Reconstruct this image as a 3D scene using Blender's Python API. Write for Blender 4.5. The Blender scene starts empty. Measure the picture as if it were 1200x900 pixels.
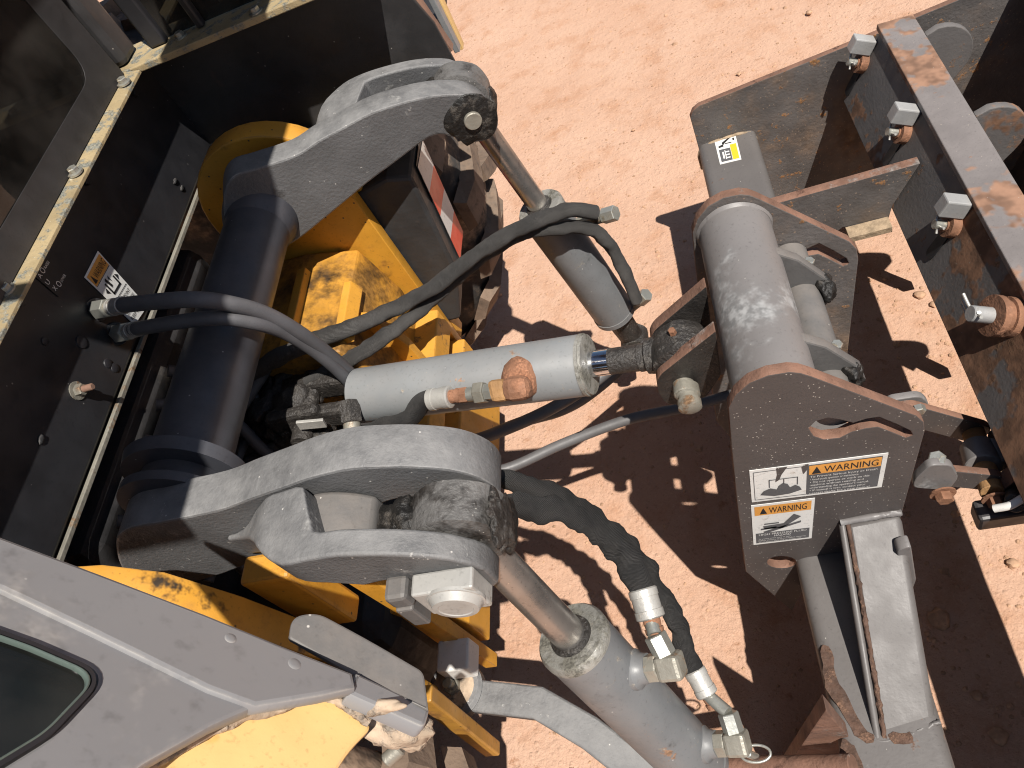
import bpy, bmesh, math, random
from mathutils import Vector, Matrix, noise

random.seed(7)
S = bpy.context.scene
COL = S.collection

# ------------------------------------------------------------------ camera
CX = Vector((.934, -.2141, -.2856))     # world X seen in camera axes (right, down, forward)
CY = Vector((0., -.800, .600))
CZ = -Vector((.357, .560, .7475))
CAM = Vector((0, 0, 1.75))
F = 900.0
def _w(c): return Vector((c.dot(CX), c.dot(CY), c.dot(CZ)))
right, down, fwd = _w(Vector((1, 0, 0))), _w(Vector((0, 1, 0))), _w(Vector((0, 0, 1)))
cd = bpy.data.cameras.new('camera'); co = bpy.data.objects.new('camera', cd); COL.objects.link(co)
fwd.normalize(); right = (right - fwd * right.dot(fwd)).normalized(); down = fwd.cross(right)
m = Matrix.Identity(4)
for i in range(3):
    m[i][0], m[i][1], m[i][2], m[i][3] = right[i], -down[i], -fwd[i], CAM[i]
co.matrix_world = m
cd.sensor_width = 36; cd.lens = 36 * F / 1200; cd.clip_start = .02; cd.clip_end = 2000
S.camera = co

# ------------------------------------------------------------------ sky, sun, exposure
SUN = Vector((.35, -.42, 1)).normalized()
W = bpy.data.worlds.new('World'); S.world = W; W.use_nodes = True
nt = W.node_tree; nt.nodes.clear()
sky = nt.nodes.new('ShaderNodeTexSky'); sky.sky_type = 'NISHITA'; sky.sun_disc = False
sky.sun_elevation = math.asin(SUN.z); sky.sun_rotation = math.atan2(SUN.x, SUN.y)
bg = nt.nodes.new('ShaderNodeBackground'); bg.inputs[1].default_value = .05
wo = nt.nodes.new('ShaderNodeOutputWorld')
nt.links.new(sky.outputs[0], bg.inputs[0]); nt.links.new(bg.outputs[0], wo.inputs[0])
sl = bpy.data.lights.new('sun', 'SUN'); sl.energy = 5.0; sl.angle = math.radians(.53); sl.color = (1, .95, .88)
so = bpy.data.objects.new('sun', sl); COL.objects.link(so); so.rotation_euler = SUN.to_track_quat('Z', 'Y').to_euler(); so.location = SUN * 8
c_ = S.cycles; c_.filter_width = 1.1; c_.max_bounces = 5; c_.diffuse_bounces = 2; c_.glossy_bounces = 3; c_.transmission_bounces = 3; c_.transparent_max_bounces = 8; c_.caustics_reflective = False; c_.caustics_refractive = False
S.view_settings.view_transform = 'Standard'; S.view_settings.look = 'None'
S.view_settings.gamma = 1; S.view_settings.exposure = .38; S.view_settings.use_curve_mapping = False

# ------------------------------------------------------------------ placing helpers
def at(px, py, X=None, Y=None, h=None, t=None, pl=None):
    """point of the scene seen at photo pixel (px,py), on a real plane X=, Y=, height h=, (point,normal) or depth t"""
    r = Vector(((px - 600) / F, (py - 450) / F, 1)); d = _w(r)
    if X is not None: t = X / d.x
    elif Y is not None: t = Y / d.y
    elif h is not None: t = (h - CAM.z) / d.z
    elif pl is not None: t = (pl[0] - CAM).dot(pl[1]) / d.dot(pl[1])
    return CAM + d * t
V = Vector

# ------------------------------------------------------------------ materials
MATS = {}
def mat(name, base, rough=.5, metal=0., var=.12, vscale=9., spots=(), specks=None, bump=.15, bscale=60., dust=None,
        edge=None, spec=.5, coat=0., streak=False):
    """painted / worn surface. spots: (colour, scale, lo, hi, rough, seed) patches by noise; specks: (colour, scale, size);
       dust: (colour, amount) settles on faces that look up; edge: (colour, width) bare rim"""
    M = bpy.data.materials.new(name); M.use_nodes = True; n = M.node_tree; n.nodes.clear(); L = n.links.new
    N = n.nodes.new
    out = N('ShaderNodeOutputMaterial'); b = N('ShaderNodeBsdfPrincipled'); L(b.outputs[0], out.inputs[0])
    tc = N('ShaderNodeTexCoord'); co_ = tc.outputs['Object']
    def noise_(scale, detail=3, seed=0., rough_=.6, stretch=None):
        mp = N('ShaderNodeMapping'); mp.inputs['Location'].default_value = (seed * 1.7, seed * 2.3, seed)
        if stretch: mp.inputs['Scale'].default_value = stretch
        L(co_, mp.inputs[0]); t = N('ShaderNodeTexNoise'); t.inputs['Scale'].default_value = scale
        t.inputs['Detail'].default_value = detail; t.inputs['Roughness'].default_value = rough_; L(mp.outputs[0], t.inputs[0]); return t.outputs[0]
    def ramp(src, lo, hi):
        r = N('ShaderNodeMapRange'); r.inputs[1].default_value = lo; r.inputs[2].default_value = hi; r.interpolation_type = 'SMOOTHSTEP'
        L(src, r.inputs[0]); return r.outputs[0]
    def mix(fac, a, c):
        x = N('ShaderNodeMix'); x.data_type = 'RGBA'
        if isinstance(fac, float): x.inputs[0].default_value = fac
        else: L(fac, x.inputs[0])
        if isinstance(a, tuple): x.inputs[6].default_value = (*a, 1)
        else: L(a, x.inputs[6])
        if isinstance(c, tuple): x.inputs[7].default_value = (*c, 1)
        else: L(c, x.inputs[7])
        return x.outputs[2]
    def fmix(fac, a, c):
        x = N('ShaderNodeMix'); x.data_type = 'FLOAT'; L(fac, x.inputs[0])
        for i, q in ((2, a), (3, c)):
            if isinstance(q, (int, float)): x.inputs[i].default_value = q
            else: L(q, x.inputs[i])
        return x.outputs[0]
    lo = tuple(c * (1 - var) for c in base); hi = tuple(min(1, c * (1 + var)) for c in base)
    col = mix(ramp(noise_(vscale), .3, .7), lo, hi)
    fine = noise_(bscale * 3, 3, 4)
    col = mix(ramp(fine, .55, .8), col, tuple(c * .7 for c in base))
    rg = fmix(ramp(noise_(vscale * 3, 2, 9), .3, .75), rough * .85, min(1, rough * 1.2))
    mt = None
    hgt = noise_(bscale, 4, 2)
    for (sc, scale, l0, h0, sr, seed) in spots:
        k = ramp(noise_(scale, 5, seed, .68, (1, 1, .45) if streak else None), l0, h0)
        sc2 = mix(ramp(noise_(scale * 9, 2, seed + 3), .35, .65), tuple(c * .62 for c in sc), tuple(min(1, c * 1.25) for c in sc))
        col = mix(k, col, sc2); rg = fmix(k, rg, sr)
        ad = N('ShaderNodeMath'); ad.operation = 'MULTIPLY_ADD'; ad.inputs[1].default_value = .35; L(k, ad.inputs[0]); L(hgt, ad.inputs[2]); hgt = ad.outputs[0]
    if edge:
        bv = N('ShaderNodeBevel'); bv.samples = 4; bv.inputs[0].default_value = edge[1]
        ge = N('ShaderNodeNewGeometry'); dp = N('ShaderNodeVectorMath'); dp.operation = 'DOT_PRODUCT'
        L(bv.outputs[0], dp.inputs[0]); L(ge.outputs['Normal'], dp.inputs[1])
        k = ramp(dp.outputs['Value'], .985, .90)
        mm = N('ShaderNodeMath'); mm.operation = 'MULTIPLY'; L(k, mm.inputs[0]); L(ramp(noise_(25, 5, 6), .38, .6), mm.inputs[1])
        col = mix(mm.outputs[0], col, edge[0])
    if dust:
        ge = N('ShaderNodeNewGeometry'); sx = N('ShaderNodeSeparateXYZ'); L(ge.outputs['Normal'], sx.inputs[0])
        up = ramp(sx.outputs[2], .0, .9)
        mm = N('ShaderNodeMath'); mm.operation = 'MULTIPLY'; L(up, mm.inputs[0]); L(ramp(noise_(22, 5, 12, .7), .12, .85), mm.inputs[1])
        m2 = N('ShaderNodeMath'); m2.operation = 'MULTIPLY'; m2.inputs[1].default_value = dust[1]; L(mm.outputs[0], m2.inputs[0])
        col = mix(m2.outputs[0], col, dust[0]); rg = fmix(m2.outputs[0], rg, .9)
    if specks:
        vo = N('ShaderNodeTexVoronoi'); vo.inputs['Scale'].default_value = specks[1]; L(co_, vo.inputs[0])
        r = N('ShaderNodeMapRange'); r.inputs[1].default_value = specks[2]; r.inputs[2].default_value = specks[2] * .5; L(vo.outputs['Distance'], r.inputs[0])
        hs = N('ShaderNodeSeparateColor'); L(vo.outputs['Color'], hs.inputs[0])
        g = N('ShaderNodeMath'); g.operation = 'GREATER_THAN'; g.inputs[1].default_value = .55; L(hs.outputs[0], g.inputs[0])
        mm = N('ShaderNodeMath'); mm.operation = 'MULTIPLY'; L(r.outputs[0], mm.inputs[0]); L(g.outputs[0], mm.inputs[1])
        col = mix(mm.outputs[0], col, specks[0])
    L(col, b.inputs['Base Color']); L(rg, b.inputs['Roughness']); b.inputs['Metallic'].default_value = metal
    b.inputs['Specular IOR Level'].default_value = spec; b.inputs['Coat Weight'].default_value = coat
    if bump:
        bp = N('ShaderNodeBump'); bp.inputs['Strength'].default_value = bump; bp.inputs['Distance'].default_value = .004
        L(hgt, bp.inputs['Height']); L(bp.outputs[0], b.inputs['Normal'])
    MATS[name] = M; return M

RUST = (.24, .115, .065); mat_dummy = None; RUSTD = (.17, .065, .032); TAN = (.42, .26, .15); SOIL = (.45, .27, .165)
mat('arm_grey', (.105, .105, .107), .48, var=.16, spots=[((.05, .047, .045), 7, .60, .74, .7, 1), ((.36, .35, .33), 16, .62, .78, .6, 8), ((.34, .33, .315), 45, .66, .72, .6, 18), ((.03, .028, .026), 60, .70, .76, .6, 28)],
    specks=((.50, .48, .45), 60, .09), dust=((.265, .26, .255), .80), edge=((.34, .335, .33), .003), bump=.4, bscale=170)
mat('arm_shade', (.12, .117, .115), .5, var=.14, spots=[((.05, .047, .045), 7, .60, .74, .7, 1)], specks=((.5, .47, .43), 60, .09), dust=((.33, .27, .22), .3), bump=.22)
mat('shaft_black', (.045, .047, .056), .42, var=.2, specks=((.3, .3, .3), 45, .07), dust=((.25, .22, .2), .15), bump=.08)
mat('panel_black', (.022, .022, .025), .42, var=.25, spots=[((.10, .06, .04), 5, .68, .85, .6, 3)], specks=((.2, .19, .18), 40, .06), dust=((.2, .17, .15), .2), bump=.05)
mat('wall_black', (.034, .033, .034), .5, var=.25, spots=[((.13, .08, .06), 6, .62, .85, .7, 5)], specks=((.3, .28, .25), 40, .06), bump=.1)
mat('cab_grey', (.225, .224, .23), .42, var=.05, vscale=4, specks=((.5, .48, .46), 30, .05), spots=[((.30, .285, .27), 9, .60, .80, .5, 4), ((.13, .12, .115), 34, .70, .78, .6, 9)], dust=((.31, .29, .27), .15), edge=((.40, .38, .35), .003), bump=.08, bscale=20)
mat('ledge', (.34, .265, .15), .6, var=.2, spots=[((.20, .20, .17), 34, .50, .60, .6, 2), ((.52, .47, .34), 60, .6, .72, .6, 6), ((.05, .05, .05), 30, .68, .74, .6, 8)], bump=.3, bscale=90)
mat('yellow', (.60, .285, .032), .45, var=.12, spots=[((.33, .15, .03), 11, .54, .76, .6, 2), ((.012, .011, .010), 9, .60, .68, .4, 15)], edge=((.30, .16, .06), .003), specks=((.05, .04, .03), 55, .14), dust=((.45, .28, .14), .2), bump=.12)
mat('yellow_grease', (.52, .25, .035), .5, var=.2, vscale=14, spots=[((.26, .13, .03), 9, .44, .62, .6, 2), ((.05, .03, .015), 8, .50, .72, .5, 15)], bump=.25)
mat('yellow_dirty', (.16, .085, .025), .6, var=.3, vscale=14, spots=[((.33, .17, .035), 9, .52, .68, .6, 2), ((.010, .009, .008), 11, .56, .64, .4, 15)], bump=.25)
mat('yellow_dull', (.47, .235, .04), .5, var=.12, spots=[((.30, .14, .04), 14, .52, .72, .6, 2)], specks=((.05, .04, .03), 55, .12), bump=.15)
mat('fender_yellow', (.74, .49, .20), .5, var=.06, spots=[((.70, .38, .08), 5, .58, .63, .5, 3), ((.5, .42, .34), 12, .72, .78, .7, 5)], bump=.08)
mat('soil_crust', (.42, .32, .23), .9, var=.3, vscale=30, spots=[((.20, .17, .14), 22, .5, .62, .9, 4)], bump=.9, bscale=45)
mat('grease', (.012, .011, .010), .48, var=.3, vscale=40, spots=[((.07, .06, .05), 40, .50, .70, .8, 3)], bump=.6, bscale=150, spec=.4)
mat('greasy_steel', (.035, .031, .028), .45, var=.4, vscale=30, spots=[((.10, .09, .08), 55, .52, .70, .7, 3), ((.18, .16, .145), 150, .60, .70, .8, 5)], bump=.8, bscale=190)
mat('eye_steel', (.125, .12, .115), .55, var=.25, vscale=14, spots=[((.028, .024, .021), 11, .48, .66, .4, 3), ((.24, .225, .21), 40, .62, .74, .7, 5)], specks=((.4, .37, .33), 120, .12), bump=.6, bscale=170)
mat('cyl_grey', (.215, .225, .23), .42, var=.07, spots=[((.30, .17, .10), 13, .655, .70, .7, 5), ((.12, .12, .12), 18, .62, .80, .6, 9), ((.33, .29, .24), 40, .64, .74, .8, 12)], specks=((.5, .5, .48), 50, .06), dust=((.36, .30, .25), .15), bump=.08)
mat('lift_grey', (.155, .16, .165), .42, var=.10, spots=[((.26, .15, .09), 13, .66, .71, .7, 5), ((.09, .09, .09), 18, .60, .80, .6, 9), ((.28, .25, .21), 40, .62, .74, .8, 12)], specks=((.45, .44, .42), 60, .10), dust=((.33, .28, .23), .2), bump=.12)
mat('cyl_bare', (.33, .32, .29), .5, metal=.4, var=.25, spots=[((.20, .19, .16), 26, .45, .6, .7, 5), ((.36, .22, .12), 15, .66, .76, .8, 2)], bump=.4, bscale=130)
mat('rod_dull', (.36, .34, .32), .30, metal=.85, var=.2, spots=[((.16, .14, .13), 16, .55, .72, .6, 3)], specks=((.6, .57, .5), 60, .07), bump=.08)
mat('chrome', (.72, .73, .76), .12, metal=1., var=.04, spots=[((.35, .33, .3), 22, .62, .75, .5, 3)], bump=.03)
mat('zinc', (.50, .50, .45), .38, metal=.7, var=.15, spots=[((.33, .28, .2), 25, .6, .7, .6, 3)], bump=.15, bscale=100)
mat('zinc_dirty', (.33, .31, .26), .5, metal=.45, var=.2, spots=[((.26, .16, .09), 25, .55, .68, .7, 3)], bump=.3, bscale=100)
mat('ferrule', (.48, .465, .43), .45, metal=.35, var=.12, spots=[((.35, .30, .25), 25, .58, .68, .7, 3)], bump=.2, bscale=140)
mat('hose_rubber', (.085, .085, .092), .55, var=.2, dust=((.3, .27, .24), .18), bump=.1, bscale=150)
mat('hose_grey', (.10, .098, .10), .5, var=.15, dust=((.30, .26, .23), .15), bump=.1, bscale=150)
mat('rust', RUST, .85, var=.25, vscale=26, spots=[((.34, .16, .09), 30, .5, .7, .9, 3), ((.14, .07, .045), 18, .6, .72, .9, 7)], bump=.5, bscale=120)
mat('rust_edge', (.185, .098, .066), .85, var=.25, vscale=20, spots=[((.22, .19, .17), 14, .58, .70, .6, 3), ((.11, .055, .036), 34, .58, .7, .9, 7)], bump=.5, bscale=120)
mat('rust_orange', (.36, .20, .085), .8, var=.25, vscale=26, bump=.5, bscale=120)
mat('plate_brown', (.085, .073, .069), .55, var=.10, vscale=5, spots=[((.17, .11, .075), 8, .66, .85, .7, 6)], specks=((.46, .42, .37), 170, .20), bump=.12, bscale=90)
mat('tube_grey', (.175, .163, .158), .48, var=.09, vscale=5, spots=[((.27, .268, .265), 8, .50, .66, .5, 2), ((.24, .12, .07), 16, .75, .82, .8, 6)], specks=((.5, .47, .42), 60, .05), bump=.10)
mat('leg_grey', (.122, .112, .107), .5, var=.06, vscale=5, spots=[((.16, .09, .06), 14, .68, .72, .9, 21), ((.22, .205, .195), 20, .64, .78, .5, 6)], specks=((.5, .47, .42), 60, .06), bump=.15)
mat('bar_rusty', (.19, .17, .163), .5, var=.12, spots=[((.25, .14, .09), 2.8, .485, .52, .9, 31), ((.24, .12, .07), 30, .64, .70, .9, 6)], specks=((.4, .34, .28), 90, .10), bump=.25, bscale=100)
mat('bar_face', (.125, .115, .11), .6, var=.15, spots=[((.20, .105, .06), 3.0, .545, .575, .9, 12), ((.2, .11, .06), 30, .60, .70, .9, 6)], specks=((.26, .2, .15), 80, .12), bump=.18, bscale=120)
mat('box_side', (.115, .105, .10), .55, var=.25, spots=[((.21, .135, .085), 3.6, .44, .70, .9, 14), ((.33, .16, .06), 22, .60, .68, .9, 6)], specks=((.28, .21, .16), 110, .22), bump=.35, bscale=120)
mat('moldboard', (.075, .065, .06), .4, var=.25, metal=.3, spots=[((.14, .08, .05), 5, .5, .7, .8, 14)], bump=.2)
mat('tyre', (.05, .045, .042), .85, var=.2, spots=[((.36, .25, .17), 6, .42, .62, .95, 3)], bump=.4)
mat('tyre_dusty', (.22, .155, .11), .9, var=.25, spots=[((.10, .08, .065), 8, .5, .66, .95, 3)], bump=.5)
mat('black_box', (.035, .035, .036), .6, var=.25, dust=((.16, .14, .125), .6), spots=[((.1, .075, .06), 7, .6, .75, .8, 3)], bump=.25)
mat('glass_edge', (.10, .13, .115), .3, var=.1, bump=0)
mat('rubber_seal', (.02, .019, .022), .5, var=.1, bump=.05)
mat('dark_gear', (.025, .024, .025), .6, var=.4, spots=[((.06, .05, .04), 9, .55, .7, .8, 3)], bump=.4)
mat('rust_dark', (.085, .048, .033), .9, var=.35, vscale=40, spots=[((.15, .085, .055), 40, .5, .62, .9, 3)], bump=.8, bscale=140)
mat('lug_black', (.028, .025, .023), .5, var=.3, vscale=30, specks=((.14, .12, .1), 130, .14), bump=.5, bscale=200)
mat('keeper', (.42, .41, .385), .5, metal=.2, var=.1, spots=[((.30, .27, .23), 25, .56, .7, .7, 3)], bump=.15)
mat('weld_tan', (.33, .245, .16), .8, var=.3, vscale=40, bump=.6, bscale=120)
mat('white_paint', (.74, .72, .68), .5, var=.05, spots=[((.45, .38, .3), 20, .64, .74, .8, 3)], bump=.1)
mat('block_silver', (.38, .375, .365), .5, metal=.2, var=.12, spots=[((.30, .15, .09), 18, .68, .76, .8, 3)], bump=.15, bscale=100)
mat('decal_white', (.72, .71, .68), .5, var=.05, spots=[((.45, .38, .31), 34, .58, .78, .7, 3)], specks=((.35, .33, .3), 120, .08), bump=0)
mat('decal_orange', (.72, .33, .07), .5, var=.08, spots=[((.5, .32, .16), 40, .58, .75, .7, 3)], specks=((.4, .25, .1), 120, .08), bump=0)
mat('decal_yellow', (.82, .50, .03), .45, var=.04, bump=0)
mat('decal_grey', (.10, .10, .105), .5, var=.08, bump=0)
mat('decal_black', (.018, .018, .02), .45, var=.1, bump=0)
mat('decal_red', (.70, .05, .02), .35, var=.08, bump=0)
mat('seat_cloth', (.03, .03, .033), .8, var=.2, bump=.2)
mat('stone', (.44, .27, .17), .95, var=.25, vscale=40, bump=.5, bscale=90)
mat('rear_rust', (.23, .13, .09), .85, var=.2, bump=.4)

def glass_mat(name, tint, alpha_rough=.02):
    M = bpy.data.materials.new(name); M.use_nodes = True; n = M.node_tree; n.nodes.clear()
    o = n.nodes.new('ShaderNodeOutputMaterial'); tr = n.nodes.new('ShaderNodeBsdfTransparent'); tr.inputs[0].default_value = (*tint, 1)
    gl = n.nodes.new('ShaderNodeBsdfGlossy'); gl.inputs['Roughness'].default_value = alpha_rough
    df = n.nodes.new('ShaderNodeBsdfDiffuse'); df.inputs[0].default_value = (.30, .27, .24, 1)
    fr = n.nodes.new('ShaderNodeFresnel'); fr.inputs[0].default_value = 1.5
    tc = n.nodes.new('ShaderNodeTexCoord'); nz = n.nodes.new('ShaderNodeTexNoise'); nz.inputs['Scale'].default_value = 9; nz.inputs['Detail'].default_value = 8
    n.links.new(tc.outputs['Object'], nz.inputs[0])
    mr = n.nodes.new('ShaderNodeMapRange'); mr.inputs[1].default_value = .35; mr.inputs[2].default_value = .8; mr.inputs[3].default_value = .02; mr.inputs[4].default_value = .16
    n.links.new(nz.outputs[0], mr.inputs[0])
    m0 = n.nodes.new('ShaderNodeMixShader'); n.links.new(mr.outputs[0], m0.inputs[0]); n.links.new(tr.outputs[0], m0.inputs[1]); n.links.new(df.outputs[0], m0.inputs[2])
    mx = n.nodes.new('ShaderNodeMixShader')
    n.links.new(fr.outputs[0], mx.inputs[0]); n.links.new(m0.outputs[0], mx.inputs[1]); n.links.new(gl.outputs[0], mx.inputs[2]); n.links.new(mx.outputs[0], o.inputs[0])
    MATS[name] = M
glass_mat('tinted_glass', (.30, .33, .32)); glass_mat('side_glass', (.12, .14, .13))

def sleeve_mat(name, base):                       # woven nylon hose sleeve
    M = mat(name, base, .85, var=.25, dust=((.2, .18, .16), .25), bump=0)
    n = M.node_tree; L = n.links.new; b = [x for x in n.nodes if x.type == 'BSDF_PRINCIPLED'][0]
    uv = n.nodes.new('ShaderNodeTexCoord'); w1 = n.nodes.new('ShaderNodeTexWave'); w1.inputs['Scale'].default_value = 75; w1.inputs['Distortion'].default_value = 2.5
    w1.bands_direction = 'DIAGONAL'; L(uv.outputs['UV'], w1.inputs[0])
    bp = n.nodes.new('ShaderNodeBump'); bp.inputs['Strength'].default_value = 1.; bp.inputs['Distance'].default_value = .006
    L(w1.outputs[0], bp.inputs['Height']); L(bp.outputs[0], b.inputs['Normal'])
sleeve_mat('sleeve', (.035, .034, .034)); sleeve_mat('sleeve_dusty', (.11, .105, .10))

# ------------------------------------------------------------------ object helpers
def put(name, me, material, parent=None, smooth=None, bevel=None, seg=2):
    o = bpy.data.objects.new(name, me); COL.objects.link(o)
    if material is not None and not me.materials:
        for q in (material if isinstance(material, (list, tuple)) else [material]): me.materials.append(MATS[q])
    if smooth is not None and len(me.polygons):
        me.polygons.foreach_set('use_smooth', [True] * len(me.polygons)); me.set_sharp_from_angle(angle=math.radians(smooth))
    if parent is not None:
        o.parent = parent
        if parent.type == 'EMPTY' and parent.parent is None: o.location = -parent.location
    if bevel:
        b = o.modifiers.new('bevel', 'BEVEL'); b.width = bevel; b.segments = seg; b.limit_method = 'ANGLE'; b.angle_limit = math.radians(35)
        b.harden_normals = False
    return o
def thing(name, label, cat, loc, group=None):
    o = bpy.data.objects.new(name, None); COL.objects.link(o); o.location = loc; o.empty_display_size = .05
    o['label'] = label; o['category'] = cat
    if group: o['group'] = group
    return o
def tag(o, label=None, cat=None, group=None, kind=None):
    if label: o['label'] = label
    if cat: o['category'] = cat
    if group: o['group'] = group
    if kind: o['kind'] = kind
    return o
def mesh(verts, faces, name='mesh'):
    me = bpy.data.meshes.new(name); me.from_pydata([tuple(v) for v in verts], [], faces); me.update()
    bm = bmesh.new(); bm.from_mesh(me); bmesh.ops.recalc_face_normals(bm, faces=bm.faces); bm.to_mesh(me); bm.free()
    return me
def frame(axis, up=V((0, 0, 1))):
    a = axis.normalized()
    if abs(a.dot(up)) > .97: up = V((1, 0, 0))
    x = up.cross(a).normalized(); return x, a.cross(x), a
def fillet(pts, r, n=5):
    """2D/3D polygon with rounded corners. r: number or list"""
    out = []; k = len(pts)
    for i, p in enumerate(pts):
        p = V(p); a = V(pts[i - 1]); b = V(pts[(i + 1) % k]); ri = r[i] if isinstance(r, (list, tuple)) else r
        da, db = (a - p), (b - p); ri = min(ri, da.length * .49, db.length * .49)
        if ri <= 1e-6: out.append(p); continue
        s, e = p + da.normalized() * ri, p + db.normalized() * ri
        for j in range(n + 1):
            u = j / n; out.append(s * (1 - u) ** 2 + p * 2 * u * (1 - u) + e * u * u)
    return out
def slab_mesh(outline, n, thick, holes=(), bev=.002):
    """solid plate: planar 3D outline, extruded by thick along n; real holes"""
    o = V(outline[0]); n = n.normalized()
    eu = (V(outline[1]) - o); eu = (eu - n * eu.dot(n)).normalized(); ev = n.cross(eu)
    cu = bpy.data.curves.new('c', 'CURVE'); cu.dimensions = '2D'; cu.fill_mode = 'BOTH'
    cu.extrude = thick / 2 - bev; cu.bevel_depth = bev; cu.bevel_resolution = 1; cu.offset = -bev
    for poly in [outline] + list(holes):
        sp = cu.splines.new('POLY'); sp.points.add(len(poly) - 1); sp.use_cyclic_u = True
        for q, p in zip(sp.points, poly):
            d = V(p) - o; q.co = (d.dot(eu), d.dot(ev), 0, 1)
    ob = bpy.data.objects.new('tmp', cu); COL.objects.link(ob)
    dg = bpy.context.evaluated_depsgraph_get(); dg.update()
    me = bpy.data.meshes.new_from_object(ob.evaluated_get(dg))
    bpy.data.objects.remove(ob); bpy.data.curves.remove(cu)
    mx = Matrix.Identity(4); c = o + n * thick / 2
    for i in range(3): mx[i][0], mx[i][1], mx[i][2], mx[i][3] = eu[i], ev[i], n[i], c[i]
    me.transform(mx); me.update()
    return me
def slab(name, outline, n, thick, material, parent=None, holes=(), bev=.002, smooth=40):
    return put(name, slab_mesh(outline, V(n), thick, holes, bev), material, parent, smooth)
def face_split(o, n, mats, thr=.7):
    """side faces of a plate take the second material (bare cut edge)"""
    me = o.data; me.materials.clear()
    for q in mats: me.materials.append(MATS[q])
    n = V(n).normalized()
    for p in me.polygons: p.material_index = 0 if abs(p.normal.dot(n)) > thr else 1
    return o
def box(name, c, d, material, parent=None, ax=None, bevel=.003):
    ax = ax or (V((1, 0, 0)), V((0, 1, 0)), V((0, 0, 1)))
    c = V(c); vs = []
    for i in (-1, 1):
        for j in (-1, 1):
            for k in (-1, 1): vs.append(c + ax[0] * i * d[0] / 2 + ax[1] * j * d[1] / 2 + ax[2] * k * d[2] / 2)
    fs = [(0, 1, 3, 2), (4, 6, 7, 5), (0, 4, 5, 1), (2, 3, 7, 6), (0, 2, 6, 4), (1, 5, 7, 3)]
    return put(name, mesh(vs, fs), material, parent, bevel=bevel)
def box2(name, lo, hi, material, parent=None, bevel=.003):
    lo, hi = V(lo), V(hi); return box(name, (lo + hi) / 2, hi - lo, material, parent, None, bevel)
def lathe_mesh(p0, p1, prof, n=32, up=V((0, 0, 1)), phase=0, wob=0):
    """prof: (distance along p0->p1 in metres, radius)"""
    p0, p1 = V(p0), V(p1); x, y, a = frame(p1 - p0, up); vs = []; fs = []
    for i, (s, r) in enumerate(prof):
        for j in range(n):
            th = 2 * math.pi * j / n + phase; rr = r
            if wob: rr *= 1 + wob * noise.noise(V((math.cos(th) * 2, math.sin(th) * 2, s * 60)))
            vs.append(p0 + a * s + (x * math.cos(th) + y * math.sin(th)) * rr)
    for i in range(len(prof) - 1):
        for j in range(n):
            k = (j + 1) % n; fs.append((i * n + j, i * n + k, (i + 1) * n + k, (i + 1) * n + j))
    fs.append(tuple(range(n))[::-1]); fs.append(tuple((len(prof) - 1) * n + j for j in range(n)))
    return mesh(vs, fs)
def lathe(name, p0, p1, prof, material, parent=None, n=32, smooth=35, **k):
    return put(name, lathe_mesh(p0, p1, prof, n, **k), material, parent, smooth)
def rod(name, p0, p1, r, material, parent=None, ch=.0015, n=28):
    l = (V(p1) - V(p0)).length; ch = min(ch, r * .4)
    return lathe(name, p0, p1, [(0, r - ch), (ch, r), (l - ch, r), (l, r - ch)], material, parent, n)
def hexnut(name, p0, p1, r, material, parent=None, phase=0):
    l = (V(p1) - V(p0)).length
    return lathe(name, p0, p1, [(0, r * .93), (r * .09, r), (l - r * .09, r), (l, r * .93)], material, parent, 6, 20, phase=phase)
def cat(pts, per=10, closed=False):
    pts = [V(p) for p in pts]; out = []; k = len(pts)
    rng = range(k) if closed else range(k - 1)
    for i in rng:
        if closed: a, b, c, d = pts[i - 1], pts[i], pts[(i + 1) % k], pts[(i + 2) % k]
        else:
            b, c = pts[i], pts[i + 1]; a = pts[i - 1] if i else b * 2 - c; d = pts[i + 2] if i + 2 < k else c * 2 - b
        for j in range(per):
            u = j / per
            out.append(.5 * ((2 * b) + (c - a) * u + (2 * a - 5 * b + 4 * c - d) * u * u + (3 * b - a - 3 * c + d) * u ** 3))
    if not closed: out.append(pts[-1])
    return out
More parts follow.
